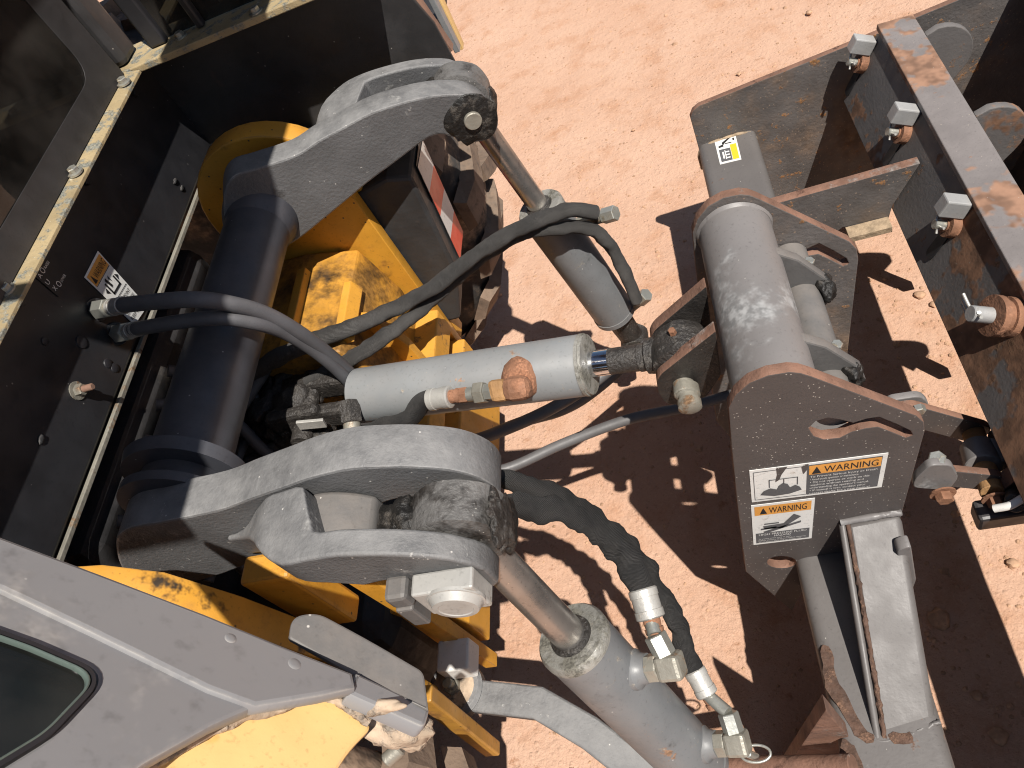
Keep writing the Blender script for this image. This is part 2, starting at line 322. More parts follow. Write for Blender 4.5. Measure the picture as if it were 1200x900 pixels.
def sweep_mesh(pts, r, n=14, lump=0., lscale=25., seed=0, flat=1.):
    vs = []; fs = []; uvs = []; prev = None; d = 0
    for i, p in enumerate(pts):
        t = (pts[min(i + 1, len(pts) - 1)] - pts[max(i - 1, 0)]).normalized()
        if prev is None: x, y, _ = frame(t)
        else:
            x = (prev - t * prev.dot(t)).normalized(); y = t.cross(x)
        prev = x
        if i: d += (p - pts[i - 1]).length
        rr0 = r[min(len(r) - 1, int(i / len(pts) * len(r)))] if isinstance(r, (list, tuple)) else r
        for j in range(n):
            th = 2 * math.pi * j / n; rr = rr0
            if lump: rr *= 1 + lump * min(1, max(0, d - .03) / .05) * (noise.noise(V((math.cos(th) * .8 + seed, math.sin(th) * .8, d * lscale))) + .35 * noise.noise(V((math.cos(th) * 2 + seed, math.sin(th) * 2, d * lscale * 2.6))))
            vs.append(p + x * math.cos(th) * rr + y * math.sin(th) * rr * flat)
    for i in range(len(pts) - 1):
        for j in range(n):
            k = (j + 1) % n; fs.append((i * n + j, i * n + k, (i + 1) * n + k, (i + 1) * n + j))
    nb = len(fs)
    fs.append(tuple(range(n))[::-1]); fs.append(tuple((len(pts) - 1) * n + j for j in range(n)))
    me = bpy.data.meshes.new('sweep'); me.from_pydata([tuple(v) for v in vs], [], fs); me.update()
    ul = me.uv_layers.new(name='UV'); acc = [0]
    for i in range(1, len(pts)): acc.append(acc[-1] + (pts[i] - pts[i - 1]).length)
    for p in me.polygons:
        if p.index >= nb: continue
        i, j = divmod(p.index, n)
        for li in p.loop_indices:
            vi = me.loops[li].vertex_index; ii, jj = divmod(vi, n)
            if jj == 0 and j == n - 1: jj = n
            ul.data[li].uv = (acc[ii] * 4, jj / n * .25)
    return me
def sweep(name, pts, r, material, parent=None, n=14, per=10, **k):
    return put(name, sweep_mesh(cat(pts, per), r, n, **k), material, parent, 60)
def prism_y(name, prof, y0, y1, material, parent=None, bevel=.003, smooth=None):
    """closed XZ profile extruded across the tractor"""
    k = len(prof); vs = [V((x, y0, z)) for x, z in prof] + [V((x, y1, z)) for x, z in prof]
    fs = [tuple(range(k)), tuple(range(2 * k - 1, k - 1, -1))] + [(i, (i + 1) % k, k + (i + 1) % k, k + i) for i in range(k)]
    return put(name, mesh(vs, fs), material, parent, smooth, bevel)
def blob(name, c, r, material, parent=None, amp=.35, sc=28, seed=0, sub=4):
    bm = bmesh.new(); bmesh.ops.create_icosphere(bm, subdivisions=sub, radius=1)
    for v in bm.verts:
        q = V((v.co.x * r[0], v.co.y * r[1], v.co.z * r[2]))
        f = 1 + amp * noise.noise(q * sc + V((seed, 0, 0))) + amp * .5 * noise.noise(q * sc * 2.7 + V((0, seed, 0)))
        v.co = V(c) + q * f
    me = bpy.data.meshes.new('blob'); bm.to_mesh(me); bm.free()
    return put(name, me, material, parent, 180)
def arc(c, r, a0, a1, n=10):
    return [(c[0] + r * math.cos(math.radians(a0 + (a1 - a0) * i / n)), c[1] + r * math.sin(math.radians(a0 + (a1 - a0) * i / n))) for i in range(n + 1)]
BOLT = {}
def bolt(name, p, axis, r=.011, hgt=.008, washer=True, material='zinc', parent=None):
    key = (round(r, 4), round(hgt, 4), washer, material)
    if key not in BOLT:
        bm = bmesh.new()
        def ring(rad, z, n): return [bm.verts.new((rad * math.cos(2 * math.pi * i / n), rad * math.sin(2 * math.pi * i / n), z)) for i in range(n)]
        def loft(rs):
            for a, b in zip(rs, rs[1:]):
                n = len(a)
                for i in range(n): bm.faces.new((a[i], a[(i + 1) % n], b[(i + 1) % n], b[i]))
            bm.faces.new(rs[-1])
        z = 0
        if washer: loft([ring(r * 1.5, -.001, 18), ring(r * 1.5, .002, 18), ring(r * 1.2, .0022, 18)]); z = .002
        loft([ring(r, z, 6), ring(r, z + hgt * .85, 6), ring(r * .86, z + hgt, 6)])
        me = bpy.data.meshes.new('bolt'); bm.to_mesh(me); bm.free(); me.materials.append(MATS[material]); BOLT[key] = me
    o = bpy.data.objects.new(name, BOLT[key]); COL.objects.link(o)
    x, y, a = frame(V(axis)); mx = Matrix.Identity(4); p = V(p)
    an = random.random(); xr = x * math.cos(an) + y * math.sin(an); yr = a.cross(xr)
    for i in range(3): mx[i][0], mx[i][1], mx[i][2], mx[i][3] = xr[i], yr[i], a[i], p[i]
    if parent is not None:
        o.parent = parent
        if parent.type == 'EMPTY': mx = Matrix.Translation(-parent.location) @ mx
    o.matrix_basis = mx
    return o

# flat print ---------------------------------------------------------------
def text_mesh(s, size):
    cu = bpy.data.curves.new('t', 'FONT'); cu.body = s; cu.size = size; cu.resolution_u = 2
    ob = bpy.data.objects.new('t', cu); COL.objects.link(ob); dg = bpy.context.evaluated_depsgraph_get(); dg.update()
    me = bpy.data.meshes.new_from_object(ob.evaluated_get(dg)); bpy.data.objects.remove(ob); bpy.data.curves.remove(cu); return me
class Sheet:
    """a sticker on a flat face; u 0..1 across, v 0..1 down; corners TL, TR, BR, BL"""
    def __init__(s, tl, tr, br, bl, n, lift=.0012):
        s.c = [V(tl), V(tr), V(br), V(bl)]; s.n = V(n).normalized(); s.lift = lift
        s.w = ((s.c[1] - s.c[0]).length + (s.c[2] - s.c[3]).length) / 2; s.h = ((s.c[3] - s.c[0]).length + (s.c[2] - s.c[1]).length) / 2
    def P(s, u, v, layer=0):
        a = s.c[0].lerp(s.c[1], u); b = s.c[3].lerp(s.c[2], u); return a.lerp(b, v) + s.n * (s.lift + .0004 * layer)
    def poly(s, name, uv, material, parent, layer=1):
        """one or more flat shapes printed together"""
        if not isinstance(uv[0][0], (tuple, list)): uv = [uv]
        vs, fs = [], []
        for pg in uv:
            fs.append(tuple(range(len(vs), len(vs) + len(pg)))); vs += [s.P(a, b, layer) for a, b in pg]
        me = bpy.data.meshes.new(name); me.from_pydata([tuple(v) for v in vs], [], fs); me.update()
        bm = bmesh.new(); bm.from_mesh(me)
        for f in bm.faces:
            f.normal_update()
            if f.normal.dot(s.n) < 0: f.normal_flip()
        bmesh.ops.triangulate(bm, faces=bm.faces[:]); bm.to_mesh(me); bm.free()
        return put(name, me, material, parent)
    def base(s, name, material, parent):
        q = [s.P(0, 0, -2), s.P(1, 0, -2), s.P(1, 1, -2), s.P(0, 1, -2)]; vs = q + [v + s.n * .0008 for v in q]
        return put(name, mesh(vs, [(0, 1, 2, 3), (4, 5, 6, 7), (0, 1, 5, 4), (1, 2, 6, 5), (2, 3, 7, 6), (3, 0, 4, 7)]), material, parent)
    def text(s, name, txt, u, v, hgt, material, parent, width=None, layer=2, rot=0):
        """lettering; (u,v) left baseline, hgt letter height as share of the sheet, width: fit to that share"""
        me = text_mesh(txt, 1.0)
        xs = [q.co.x for q in me.vertices]; ys = [q.co.y for q in me.vertices]
        if not xs: return
        x0, x1, yy = min(xs), max(xs), .70
        sy = hgt / yy; sx = (width / (x1 - x0)) if width else sy * s.h / s.w
        for q in me.vertices:
            a = (q.co.x - x0) * sx; b = q.co.y * sy
            if rot: a, b = b * s.h / s.w * -1 * -1, -a * s.w / s.h
            q.co = s.P(u + a, v - b, layer)
        me.update(); return put(name, me, material, parent)

# ================================================================== GROUND
def ground():
    cs = []
    x = -2.6
    xs = [-400, -120, -40, -15, -7, -4] + [-2.6 + i * .022 for i in range(220)] + [3.4, 6, 14, 40, 120, 400]
    ys = [-400, -120, -40, -15, -6, -3, -1.6] + [-.9 + i * .022 for i in range(240)] + [5.4, 8, 16, 45, 120, 400]
    vs = []
    for y in ys:
        for x in xs:
            z = 0
            if -2.7 < x < 2.3 and -1 < y < 4.4:
                z = .010 * noise.noise(V((x * 1.1, y * 1.1, 3))) + .002 * noise.noise(V((x * 9, y * 9, 1))) + .0022 * noise.noise(V((x * 26, y * 26, 8)))
            vs.append((x, y, z - .012))
    w = len(xs); fs = [(j * w + i, j * w + i + 1, (j + 1) * w + i + 1, (j + 1) * w + i) for j in range(len(ys) - 1) for i in range(w - 1)]
    me = bpy.data.meshes.new('ground'); me.from_pydata(vs, [], fs); me.update()
    M = bpy.data.materials.new('red_dirt'); M.use_nodes = True; n = M.node_tree; b = n.nodes['Principled BSDF']; N = n.nodes.new; L = n.links.new
    tc = N('ShaderNodeTexCoord')
    def nz(sc, det, ro=.6, off=0):
        mp = N('ShaderNodeMapping'); mp.inputs['Location'].default_value = (off, off * 2, 0); L(tc.outputs['Object'], mp.inputs[0])
        t = N('ShaderNodeTexNoise'); t.inputs['Scale'].default_value = sc; t.inputs['Detail'].default_value = det; t.inputs['Roughness'].default_value = ro; L(mp.outputs[0], t.inputs[0]); return t.outputs[0]
    def mr(src, a, c, d=0, e=1):
        r = N('ShaderNodeMapRange'); r.inputs[1].default_value = a; r.inputs[2].default_value = c; r.inputs[3].default_value = d; r.inputs[4].default_value = e; L(src, r.inputs[0]); return r.outputs[0]
    def mx(f, a, c):
        q = N('ShaderNodeMix'); q.data_type = 'RGBA'; L(f, q.inputs[0])
        for i, z in ((6, a), (7, c)):
            if isinstance(z, tuple): q.inputs[i].default_value = (*z, 1)
            else: L(z, q.inputs[i])
        return q.outputs[2]
    c = mx(mr(nz(1.6, 6), .3, .7), (.50, .305, .21), (.565, .37, .268))
    c = mx(mr(nz(7, 5, .65, 3), .5, .72), c, (.45, .25, .155))
    c = mx(mr(nz(26, 6, .75, 13), .60, .70), c, (.38, .205, .125))
    c = mx(mr(nz(120, 4, .7, 5), .56, .74), c, (.60, .40, .275))
    c = mx(mr(nz(160, 3, .7, 9), .6, .78), c, (.30, .16, .10))
    vo = N('ShaderNodeTexVoronoi'); vo.inputs['Scale'].default_value = 75; L(tc.outputs['Object'], vo.inputs[0])
    sc_ = N('ShaderNodeSeparateColor'); L(vo.outputs['Color'], sc_.inputs[0])
    g = N('ShaderNodeMath'); g.operation = 'GREATER_THAN'; g.inputs[1].default_value = .8; L(sc_.outputs[0], g.inputs[0])
    peb = N('ShaderNodeMath'); peb.operation = 'MULTIPLY'; L(g.outputs[0], peb.inputs[0]); L(mr(vo.outputs['Distance'], .45, .15), peb.inputs[1])
    L(c, b.inputs['Base Color']); b.inputs['Roughness'].default_value = .95; b.inputs['Specular IOR Level'].default_value = .15
    a1 = N('ShaderNodeMath'); a1.operation = 'MULTIPLY_ADD'; a1.inputs[1].default_value = .5; L(nz(70, 5, .75), a1.inputs[0]); L(nz(30, 5, .7), a1.inputs[2])
    a2 = N('ShaderNodeMath'); a2.operation = 'MULTIPLY_ADD'; a2.inputs[1].default_value = .25; L(peb.outputs[0], a2.inputs[0]); L(a1.outputs[0], a2.inputs[2])
    bp = N('ShaderNodeBump'); bp.inputs['Strength'].default_value = .7; bp.inputs['Distance'].default_value = .012
    L(a2.outputs[0], bp.inputs['Height']); L(bp.outputs[0], b.inputs['Normal'])
    MATS['red_dirt'] = M
    tag(put('ground', me, 'red_dirt', None, 180), kind='structure')
ground()
def rock_mesh(seed, r, flat=.6):
    bm = bmesh.new(); bmesh.ops.create_icosphere(bm, subdivisions=2, radius=1)
    for v in bm.verts:
        f = 1 + .45 * noise.noise(v.co * 1.3 + V((seed * 3.1, seed, 0))); v.co = V((v.co.x, v.co.y, v.co.z * flat)) * f * r
    me = bpy.data.meshes.new('stone'); bm.to_mesh(me); bm.free(); return me
def gravel():
    bm = bmesh.new()
    for k in range(5200):
        x = random.uniform(-1.2, 1.5); y = random.uniform(-.3, 3.6); r = random.choice((.0018, .0025, .0032, .0045)) * random.uniform(.8, 1.5)
        if random.random() < .03: r *= 2
        z = .010 * noise.noise(V((x * 1.1, y * 1.1, 3))) + .002 * noise.noise(V((x * 9, y * 9, 1))) - .012
        q = V((x, y, z)); base = []
        for i in range(5):
            a = i * 1.257 + random.random() * .6; base.append(bm.verts.new(q + V((math.cos(a) * r * random.uniform(.8, 1.3), math.sin(a) * r * random.uniform(.8, 1.3), -r * .1))))
        tp = [bm.verts.new(q + V((random.uniform(-.4, .4) * r, random.uniform(-.4, .4) * r, r * random.uniform(.5, .9)))) for _ in range(1)]
        for i in range(5): bm.faces.new((base[i], base[(i + 1) % 5], tp[0]))
    for k in range(900):
        x = random.uniform(.1, .9) if k % 3 else random.uniform(-.6, 1.2); y = random.uniform(-.1, 1.5) if k % 3 else random.uniform(0, 3.2); r = random.uniform(.003, .0075) * (1.5 if random.random() < .06 else 1)
        z = .010 * noise.noise(V((x * 1.1, y * 1.1, 3))) - .013; vs = []
        rot = random.random() * 6
        for (zz, rr, nn) in ((-.2, 1, 6), (.35, .9, 6), (.75, .45, 6)):
            vs.append([bm.verts.new((x + math.cos(rot + i * 1.047) * r * rr * random.uniform(.75, 1.2), y + math.sin(rot + i * 1.047) * r * rr * random.uniform(.75, 1.2), z + zz * r * random.uniform(.8, 1.1))) for i in range(nn)])
        for a_, b_ in zip(vs, vs[1:]):
            for i in range(6): bm.faces.new((a_[i], a_[(i + 1) % 6], b_[(i + 1) % 6], b_[i]))
        bm.faces.new(vs[-1])
    me = bpy.data.meshes.new('gravel'); bm.to_mesh(me); bm.free()
    tag(put('gravel', me, 'stone'), 'small loose grit scattered over the red dirt', None, None, 'stuff')
gravel()
STONES = [((1101, 725), .022, 'largest brown stone on the dark ground right of the leg'), ((1170, 862), .016, 'small stone half lit near the lower right corner'),
          ((1078, 345), .014, 'pale clod in the lit patch beside the far mast plate'), ((1094, 356), .010, 'smaller pale clod right of the other clod in the lit patch'),
          ((948, 14), .012, 'whitish pebble on the open dirt above the sticker tube'), ((866, 86), .009, 'whitish pebble on open dirt left of the box side'),
          ((1187, 660), .012, 'stone by the right edge below the scarifier link'), ((1145, 815), .010, 'dark pebble in the shade at lower right'),
          ((585, 345), .010, 'brown pebble on dirt beside the far tyre'), ((742, 152), .007, 'tiny pale pebble on the open dirt right of the far rod')]
for i, ((px, py), r, lab) in enumerate(STONES):
    p = at(px, py, h=-.005); o = put('stone', rock_mesh(i + 1, r), 'stone', None, 50); o.location = p
    tag(o, lab, 'stone', 'loose stones on the dirt')

# ================================================================== TRACTOR
YC = .8365                                   # centre line of the tractor
T = thing('tractor', 'dark grey and yellow landscape tractor with cab and rear lift arms on the left', 'tractor', (-1.1, YC, 0))
mir = lambda p: V((p[0], 2 * YC - p[1], p[2]))

# --- cab rear wall, ledge, window
PX = -.975
rear_panel = prism_y('rear_panel', [(PX, 1.252), (PX, 1.03), (PX - .006, 1.022), (PX - .05, 1.022), (PX - .05, 1.028), (PX - .012, 1.028), (PX - .012, 1.252)], .26, 1.4145, 'panel_black', T, .0015)
lip = box2('panel_lip', (PX - .004, .27, 1.012), (PX + .004, 1.40, 1.020), 'zinc_dirty', T, .001)
ledge = prism_y('window_ledge', [(-1.01, 1.2535), (-.925, 1.2535), (-.925, 1.2600), (-.955, 1.2665), (-1.01, 1.2665)], .26, 1.318, 'ledge', T, .001)
sl_ = prism_y('side_ledge', [(-1.01, 1.2535), (-.45, 1.2535), (-.45, 1.2665), (-1.01, 1.2665)], 1.320, 1.425, 'ledge', T, .002)
for px, py in [(145, 97), (88, 202), (8, 340)]:
    bolt('bolt', at(px, py, h=1.266), (.12, 0, 1), .0088, .008, True, 'zinc', ledge)
for px, py in [(212, 43), (300, 14)]:
    bolt('bolt', at(px, py, h=1.2665), (0, 0, 1), .0088, .008, True, 'zinc', sl_)
for px, py in [(157, 110), (100, 213), (22, 355)]:
    bolt('nut', at(px, py, X=PX + .001), (1, 0, 0), .007, .006, False, 'decal_black', rear_panel)
# glass with its painted black border
GX = -.950
def rect_yz(x, y0, y1, z0, z1, r): return [V((x, a, b)) for a, b in [(q.x, q.y) for q in fillet([V((y0, z0)), V((y1, z0)), V((y1, z1)), V((y0, z1))], r, 6)]]
gl = slab('rear_window', rect_yz(GX - .006, .30, 1.31, 1.268, 2.0, .01), (1, 0, 0), .005, 'tinted_glass', T, bev=.0005)
slab('glass_border', rect_yz(GX, .30, 1.305, 1.267, 2.0, .01), (1, 0, 0), .0015, 'wall_black', gl, holes=[rect_yz(GX, .36, 1.232, 1.315, 1.95, .045)], bev=.0003)
# corner post and quarter light on the far side of the cab
box2('cab_post', (-1.03, 1.335, 1.267), (-.95, 1.40, 2.02), 'wall_black', T, .012)
box2('cab_post', (-1.03, .27, 1.267), (-.96, .34, 2.02), 'wall_black', T, .012)
slab('side_window', [V((-.92, 1.385, 1.268)), V((-.50, 1.385, 1.268)), V((-.62, 1.385, 2.0)), V((-.92, 1.385, 2.0))], (0, 1, 0), .006, 'side_glass', T, bev=.0005)
for a, b in ((-.905, -.87), (-.80, -.785)):
    box2('window_channel', (a, 1.362, 1.268), (b, 1.380, 2.0), 'panel_black', T, .004)
# inside of the cab
cabin = box2('cab_floor', (-2.3, .25, 1.16), (-1.02, 1.43, 1.22), 'seat_cloth', T, .01)
box2('cab_front', (-2.36, .25, 1.2), (-2.30, 1.43, 2.0), 'seat_cloth', T, .01)
box2('cab_side', (-2.3, 1.40, 1.0), (-1.0, 1.43, 1.55), 'panel_black', T, .01)
box2('seat_cushion', (-1.62, .62, 1.24), (-1.18, 1.07, 1.40), 'seat_cloth', T, .05)
box2('seat_back', (-1.24, .62, 1.38), (-1.12, 1.07, 1.86), 'seat_cloth', T, .05)
box2('console', (-1.55, 1.12, 1.22), (-1.05, 1.30, 1.52), 'panel_black', T, .03)
roof = box2('cab_roof', (-2.45, .15, 2.02), (-.73, 1.52, 2.14), 'cab_grey', T, .04)
shadow_panel = box2('added_shadow_panel', (-.60, .02, 2.03), (-.372, 1.60, 2.06), 'panel_black', T, .01)  # unseen panel added to cast the shadow band across rock shaft and arms
for y in (.4, 1.27): box2('shadow_panel_arm', (-.75, y, 2.06), (-.40, y + .03, 2.08), 'panel_black', T, .004)  # made-up brackets carrying the added shadow panel

# --- far wheel-house wall
YW = 1.415
slab('inner_wall', [V((PX - .012, YW, 1.25)), V((-.45, YW, 1.25)), V((-.405, YW, 1.10)), V((-.40, YW, 1.0)), V((-.44, YW, .985)), V((PX - .012, YW, .985))], (0, 1, 0), .008, 'wall_black', T)
box2('wall_lip', (-.93, YW - .045, .985), (-.46, YW - .001, .991), 'ledge', T, .001)
bolt('bolt', at(357, 156, h=.992), (0, 0, 1), .011, .009, False, 'zinc', T)
# fender pieces seen past the wall
def strip(name, pa, pb, w, th, material, ya, parent=T):
    a, b = at(*pa, Y=ya), at(*pb, Y=ya); d = (b - a); n = V((0, 1, 0)); s = d.cross(n).normalized()
    return slab(name, [a, b, b + s * w, a + s * w], n, th, material, parent, bev=.002)
strip('fender_flange', (452, -30), (520, 66), .022, .03, 'rear_rust', 1.47)
strip('fender_edge', (487, -30), (533, 63), .012, .03, 'cyl_grey', 1.56)
strip('fender_trim', (496, -30), (537, 60), .012, .03, 'fender_yellow', 1.60)
box2('wheel_house', (-.95, 1.424, .96), (-.46, 1.80, 1.0), 'wall_black', T, .01)

# --- bearing brackets, side plates and hitch frame (yellow)
def arch(c, r, legs, base): return [(c[0] - legs, base)] + [(c[0] - legs, c[1])][:0] + arc(c, r, 180, 0, 18) + [(c[0] + r, base)]
far_br = slab('bearing_bracket', [V((x, 1.222, z)) for x, z in arch((-.80, .95), .17, .17, .45)], (0, 1, 0), .05, 'yellow', T, bev=.004)
near_br = slab('bearing_bracket', [V((x, .335, z)) for x, z in [(-1.0, .5)] + arc((-.84, .955), .175, 180, 90, 8) + [(-.77, 1.115), (-.715, 1.07), (-.675, .97), (-.645, .85), (-.62, .80), (-.615, .60), (-.615, .5)]], (0, 1, 0), .046, 'yellow', T, bev=.004)
YP = 1.18
far_sp = slab('side_plate', [V((-.95, YP, .35)), V((-.95, YP, .92)), V((-.75, YP, 1.0)), V((-.635, YP, 1.0)), V((-.622, YP, .42)), V((-.63, YP, .35))], (0, 1, 0), .028, 'yellow', T, bev=.002)
face_split(far_sp, (0, 1, 0), ('yellow', 'yellow'))
near_sp = slab('side_plate', [V((-.586, .448, .36)), V((-.622, .448, .86)), V((-.64, .448, .935)), V((-.60, .448, .940)), V((-.580, .448, .90)), V((-.562, .448, .36))], (0, 1, 0), .026, 'yellow', T, bev=.002)
box2('plate_cap', (-.70, .405, .77), (-.622, .447, .955), 'yellow', T, .006)
# centre casting for the top link
prism_y('centre_casting', [(-.98, .40), (-.98, .86), (-.80, .862), (-.69, .835), (-.66, .70), (-.66, .40)], .90, 1.175, 'yellow_grease', T, .006)
prism_y('casting_rib', [(-.802, .85), (-.802, .872), (-.782, .872), (-.778, .85)], .905, 1.12, 'yellow', T, .002)
prism_y('casting_rib', [(-.70, .82), (-.70, .850), (-.684, .848), (-.672, .82)], .93, 1.07, 'yellow', T, .002)
prism_y('casting_web', [(-.69, .60), (-.69, .81), (-.655, .80), (-.625, .70), (-.618, .60)], 1.0, 1.02, 'yellow', T, .003)
prism_y('step_plate', [(-.70, .55), (-.70, .63), (-.612, .615), (-.608, .55)], .80, 1.17, 'yellow', T, .004)
prism_y('lower_web', [(-.64, .30), (-.64, .50), (-.60, .495), (-.585, .30)], .72, 1.175, 'yellow', T, .004)
prism_y('drawbar_bracket', [(-.70, .40), (-.70, .60), (-.60, .585), (-.560, .50), (-.560, .40)], .486, .575, 'yellow', T, .004)
prism_y('drawbar_bracket', [(-.60, .32), (-.556, .70), (-.527, .70), (-.570, .32)], .300, .325, 'yellow_dull', T, .003)
housing = box2('axle_housing', (-1.35, .42, .30), (-.66, 1.22, .62), 'dark_gear', T, .05)
box2('gear_case', (-1.3, .48, .6), (-.99, 1.18, .98), 'dark_gear', T, .04)
for k in range(5):
    y = .55 + k * .075
    sweep('pipe', [V((-.97, y, .95)), V((-.90, y + .02, .86 + .02 * (k % 2))), V((-.86, y - .02, .74)), V((-.80, y, .62))], .011, 'hose_rubber', T)
for k in range(7):
    x = -.945 + (k % 4) * .022; z = .93 - k * .022; y0 = .50 + .03 * (k % 3)
    sweep('pipe', [V((x, y0, z)), V((x + .02, y0 + .12, z + .015)), V((x - .01, y0 + .26, z - .01)), V((x + .03, y0 + .42, z - .03)), V((x + .02, y0 + .55, z - .06))], .009 + .002 * (k % 2), 'hose_rubber', T)
rod('cross_pipe', V((-.92, .50, .80)), V((-.92, 1.1, .83)), .02, 'dark_gear', T)

# --- rock shaft and lift arms
ZS = 1.02; XS = -.78
shaft = rod('rock_shaft', (XS, .515, ZS), (XS, 1.125, ZS), .058, 'shaft_black', T, n=64)
lathe('weld_collar', (XS, 1.07, ZS), (XS, 1.115, ZS), [(0, .058), (.012, .064), (.03, .069), (.045, .071)], 'shaft_black', shaft, 48)
lathe('bearing_flange', (XS, .548, ZS), (XS, .58, ZS), [(0, .062), (.001, .085), (.02, .088), (.022, .06)], 'shaft_black', shaft, 48)
lathe('bearing_flange', (XS, .505, ZS), (XS, .525, ZS), [(0, .062), (.001, .078), (.015, .078), (.016, .06)], 'shaft_black', shaft, 48)

PA = (V((-.78, 1.085, 1)), V((-.12, .40, 0)))
face_px = [(262, 232), (272, 207), (300, 197), (345, 182), (372, 165), (400, 150), (430, 134), (460, 123), (500, 113), (533, 110), (556, 113), (574, 124), (583, 139), (583, 151),
           (574, 163), (558, 167), (543, 165), (530, 161), (518, 158), (507, 160), (493, 168), (464, 190), (433, 213), (405, 236), (377, 259), (340, 287), (300, 300), (268, 280)]
facep = cat([at(a, b, pl=PA) for a, b in face_px], 4, True)
def prof_at(x):
    hs = []
    for i in range(len(facep)):
        a, b = facep[i], facep[(i + 1) % len(facep)]
        if (a.x - x) * (b.x - x) <= 0 and a.x != b.x: hs.append(a.z + (b.z - a.z) * (x - a.x) / (b.x - a.x))
    return (max(hs), min(hs)) if hs else None
XTIP = max(p.x for p in facep)
nA = V((-.12, .40, 0)).normalized()
def near_of(p):
    """the same arm on the near end of the shaft, where it runs straight back"""
    o = (p - V((PA[0].x, PA[0].y, p.z))).dot(nA); x = p.x - o * nA.x
    return V((x + .012 - .07 * min(1.3, max(0, (-.60 - x) / .2)), .512 - .03 * (x + .78) - o, p.z - .06 * min(1.2, max(0, (-.46 - x) / .32))))
def arm(side):
    f = (lambda p: p) if side > 0 else near_of
    nn = nA if side > 0 else V((0, -1, 0))
    A = slab('lift_arm', [f(p) for p in facep], nn, .060, 'arm_grey', T, bev=.004)
    tip = at(553, 139, pl=PA)
    # outer tine of the fork grows out of the side of the arm
    sm = lambda u: max(0, min(1, u)) ** 2 * (3 - 2 * max(0, min(1, u)))
    xs = [-.675 + i * .0125 for i in range(int((XTIP - .012 + .675) / .0125))] + [XTIP - .012, XTIP - .006, XTIP - .002]
    rows = []
    for x in xs:
        tp_, bt_ = prof_at(x)
        ia = .055 + (.124 - .055) * sm((x + .530) / .035); ib = .063 + (.156 - .063) * sm((x + .675) / .15)
        tz = tp_ - .0025 - .060 * (1 - sm((x + .675) / .10)); bz = max(bt_ + .004, tz - .05 - .045 * sm((x + .56) / .12))
        if tz - bz < .006: bz = tz - .006
        q = V((x, PA[0].y + .3 * (x + .78), 0)); rows.append([f(q + nA * ia + V((0, 0, tz))), f(q + nA * ib + V((0, 0, tz))), f(q + nA * ib + V((0, 0, bz))), f(q + nA * ia + V((0, 0, bz)))])
    k = len(rows); vs = [v for r_ in rows for v in r_]; fs = [(0, 1, 2, 3), tuple(4 * (k - 1) + j for j in (3, 2, 1, 0))]
    for i in range(k - 1):
        for j in range(4): fs.append((4 * i + j, 4 * i + (j + 1) % 4, 4 * i + 4 + (j + 1) % 4, 4 * i + 4 + j))
    put('fork_tine', mesh(vs, fs), 'arm_grey', A, 38, .005, 3)
    rows = []
    for i in range(9):
        x = -.535 + i * .0095; u = i / 8; tz = prof_at(x)[0] - .030 - .034 * u * u; q = V((x, PA[0].y + .3 * (x + .78), 0))
        rows.append([f(q + nA * .052 + V((0, 0, tz))), f(q + nA * .130 + V((0, 0, tz))), f(q + nA * .130 + V((0, 0, tz - .04))), f(q + nA * .052 + V((0, 0, tz - .04)))])
    k = len(rows); vs = [v for r_ in rows for v in r_]; fs = [(0, 1, 2, 3), tuple(4 * (k - 1) + j for j in (3, 2, 1, 0))]
    for i in range(k - 1):
        for j in range(4): fs.append((4 * i + j, 4 * i + (j + 1) % 4, 4 * i + 4 + (j + 1) % 4, 4 * i + 4 + j))
    put('fork_web', mesh(vs, fs), 'arm_shade', A, 38, .006, 3)
    eye = f(tip + nA * .091)
    rod('pivot_pin', f(tip - nA * .012), f(tip + nA * .166), .0165, 'zinc_dirty', A)
    lathe('pin_boss', f(tip - nA * .004), f(tip + nA * .002), [(0, .026), (.003, .028), (.006, .028)], 'grease', A, 32)
    return A, eye, tip, f, nn
armF, eyeF, tipF, _, _ = arm(1)
armN, eyeN, tipN, fN, nN = arm(-1)
tag(armF, 'upper lift arm with greasy pin at its forked tip'); tag(armN, 'lower lift arm with pale keeper plate at its forked tip')
# keeper plate and boss on the near arm
kc = fN(tipF + nA * .156)
nO = nN
ux = V((nO.y, -nO.x, 0)) * -1
kp = box('keeper_plate', kc + nO * .012 + V((-.010, 0, -.010)), (.074, .026, .060), 'keeper', armN, (ux, nO, V((0, 0, 1))), .003)
lathe('pin_head', kc + nO * .022 + V((-.004, 0, -.008)), kc + nO * .06 + V((-.004, 0, -.008)), [(0, .033), (.004, .033), (.0045, .031), (.013, .026), (.0135, .020), (.0125, .019)], 'keeper', armN, 40)
bp_ = kc - ux * .068 + V((0, 0, .004)); box('lock_bolt', bp_ + nO * .010, (.028, .03, .03), 'arm_shade', armN, (ux, nO, V((0, 0, 1))), .006)
box('lock_bolt', bp_ + nO * .018 + V((0, 0, -.035)), (.022, .022, .05), 'arm_shade', armN, (ux, nO, V((0, 0, 1))), .003)
# black grease squeezed out at the forks
for (e, A, sd) in ((eyeF, armF, 1), (fN(tipF + nA * .091), armN, 2)):
    blob('grease', e + V((-.058, 0, .030)), (.030, .026, .014), 'grease', A, .5, 60, sd)
    blob('grease', e + V((.050, 0, -.024)), (.010, .034, .022), 'grease', A, .35, 60, sd + 4)
blob('grease', near_of(eyeF) + V((.054, -.01, .006)), (.009, .032, .035), 'greasy_steel', armN, .45, 80, 14)
lathe('grease_ring', tipF - nA * .005, tipF, [(0, .030), (.003, .047), (.0052, .049)], 'grease', armF, 32, wob=.18)

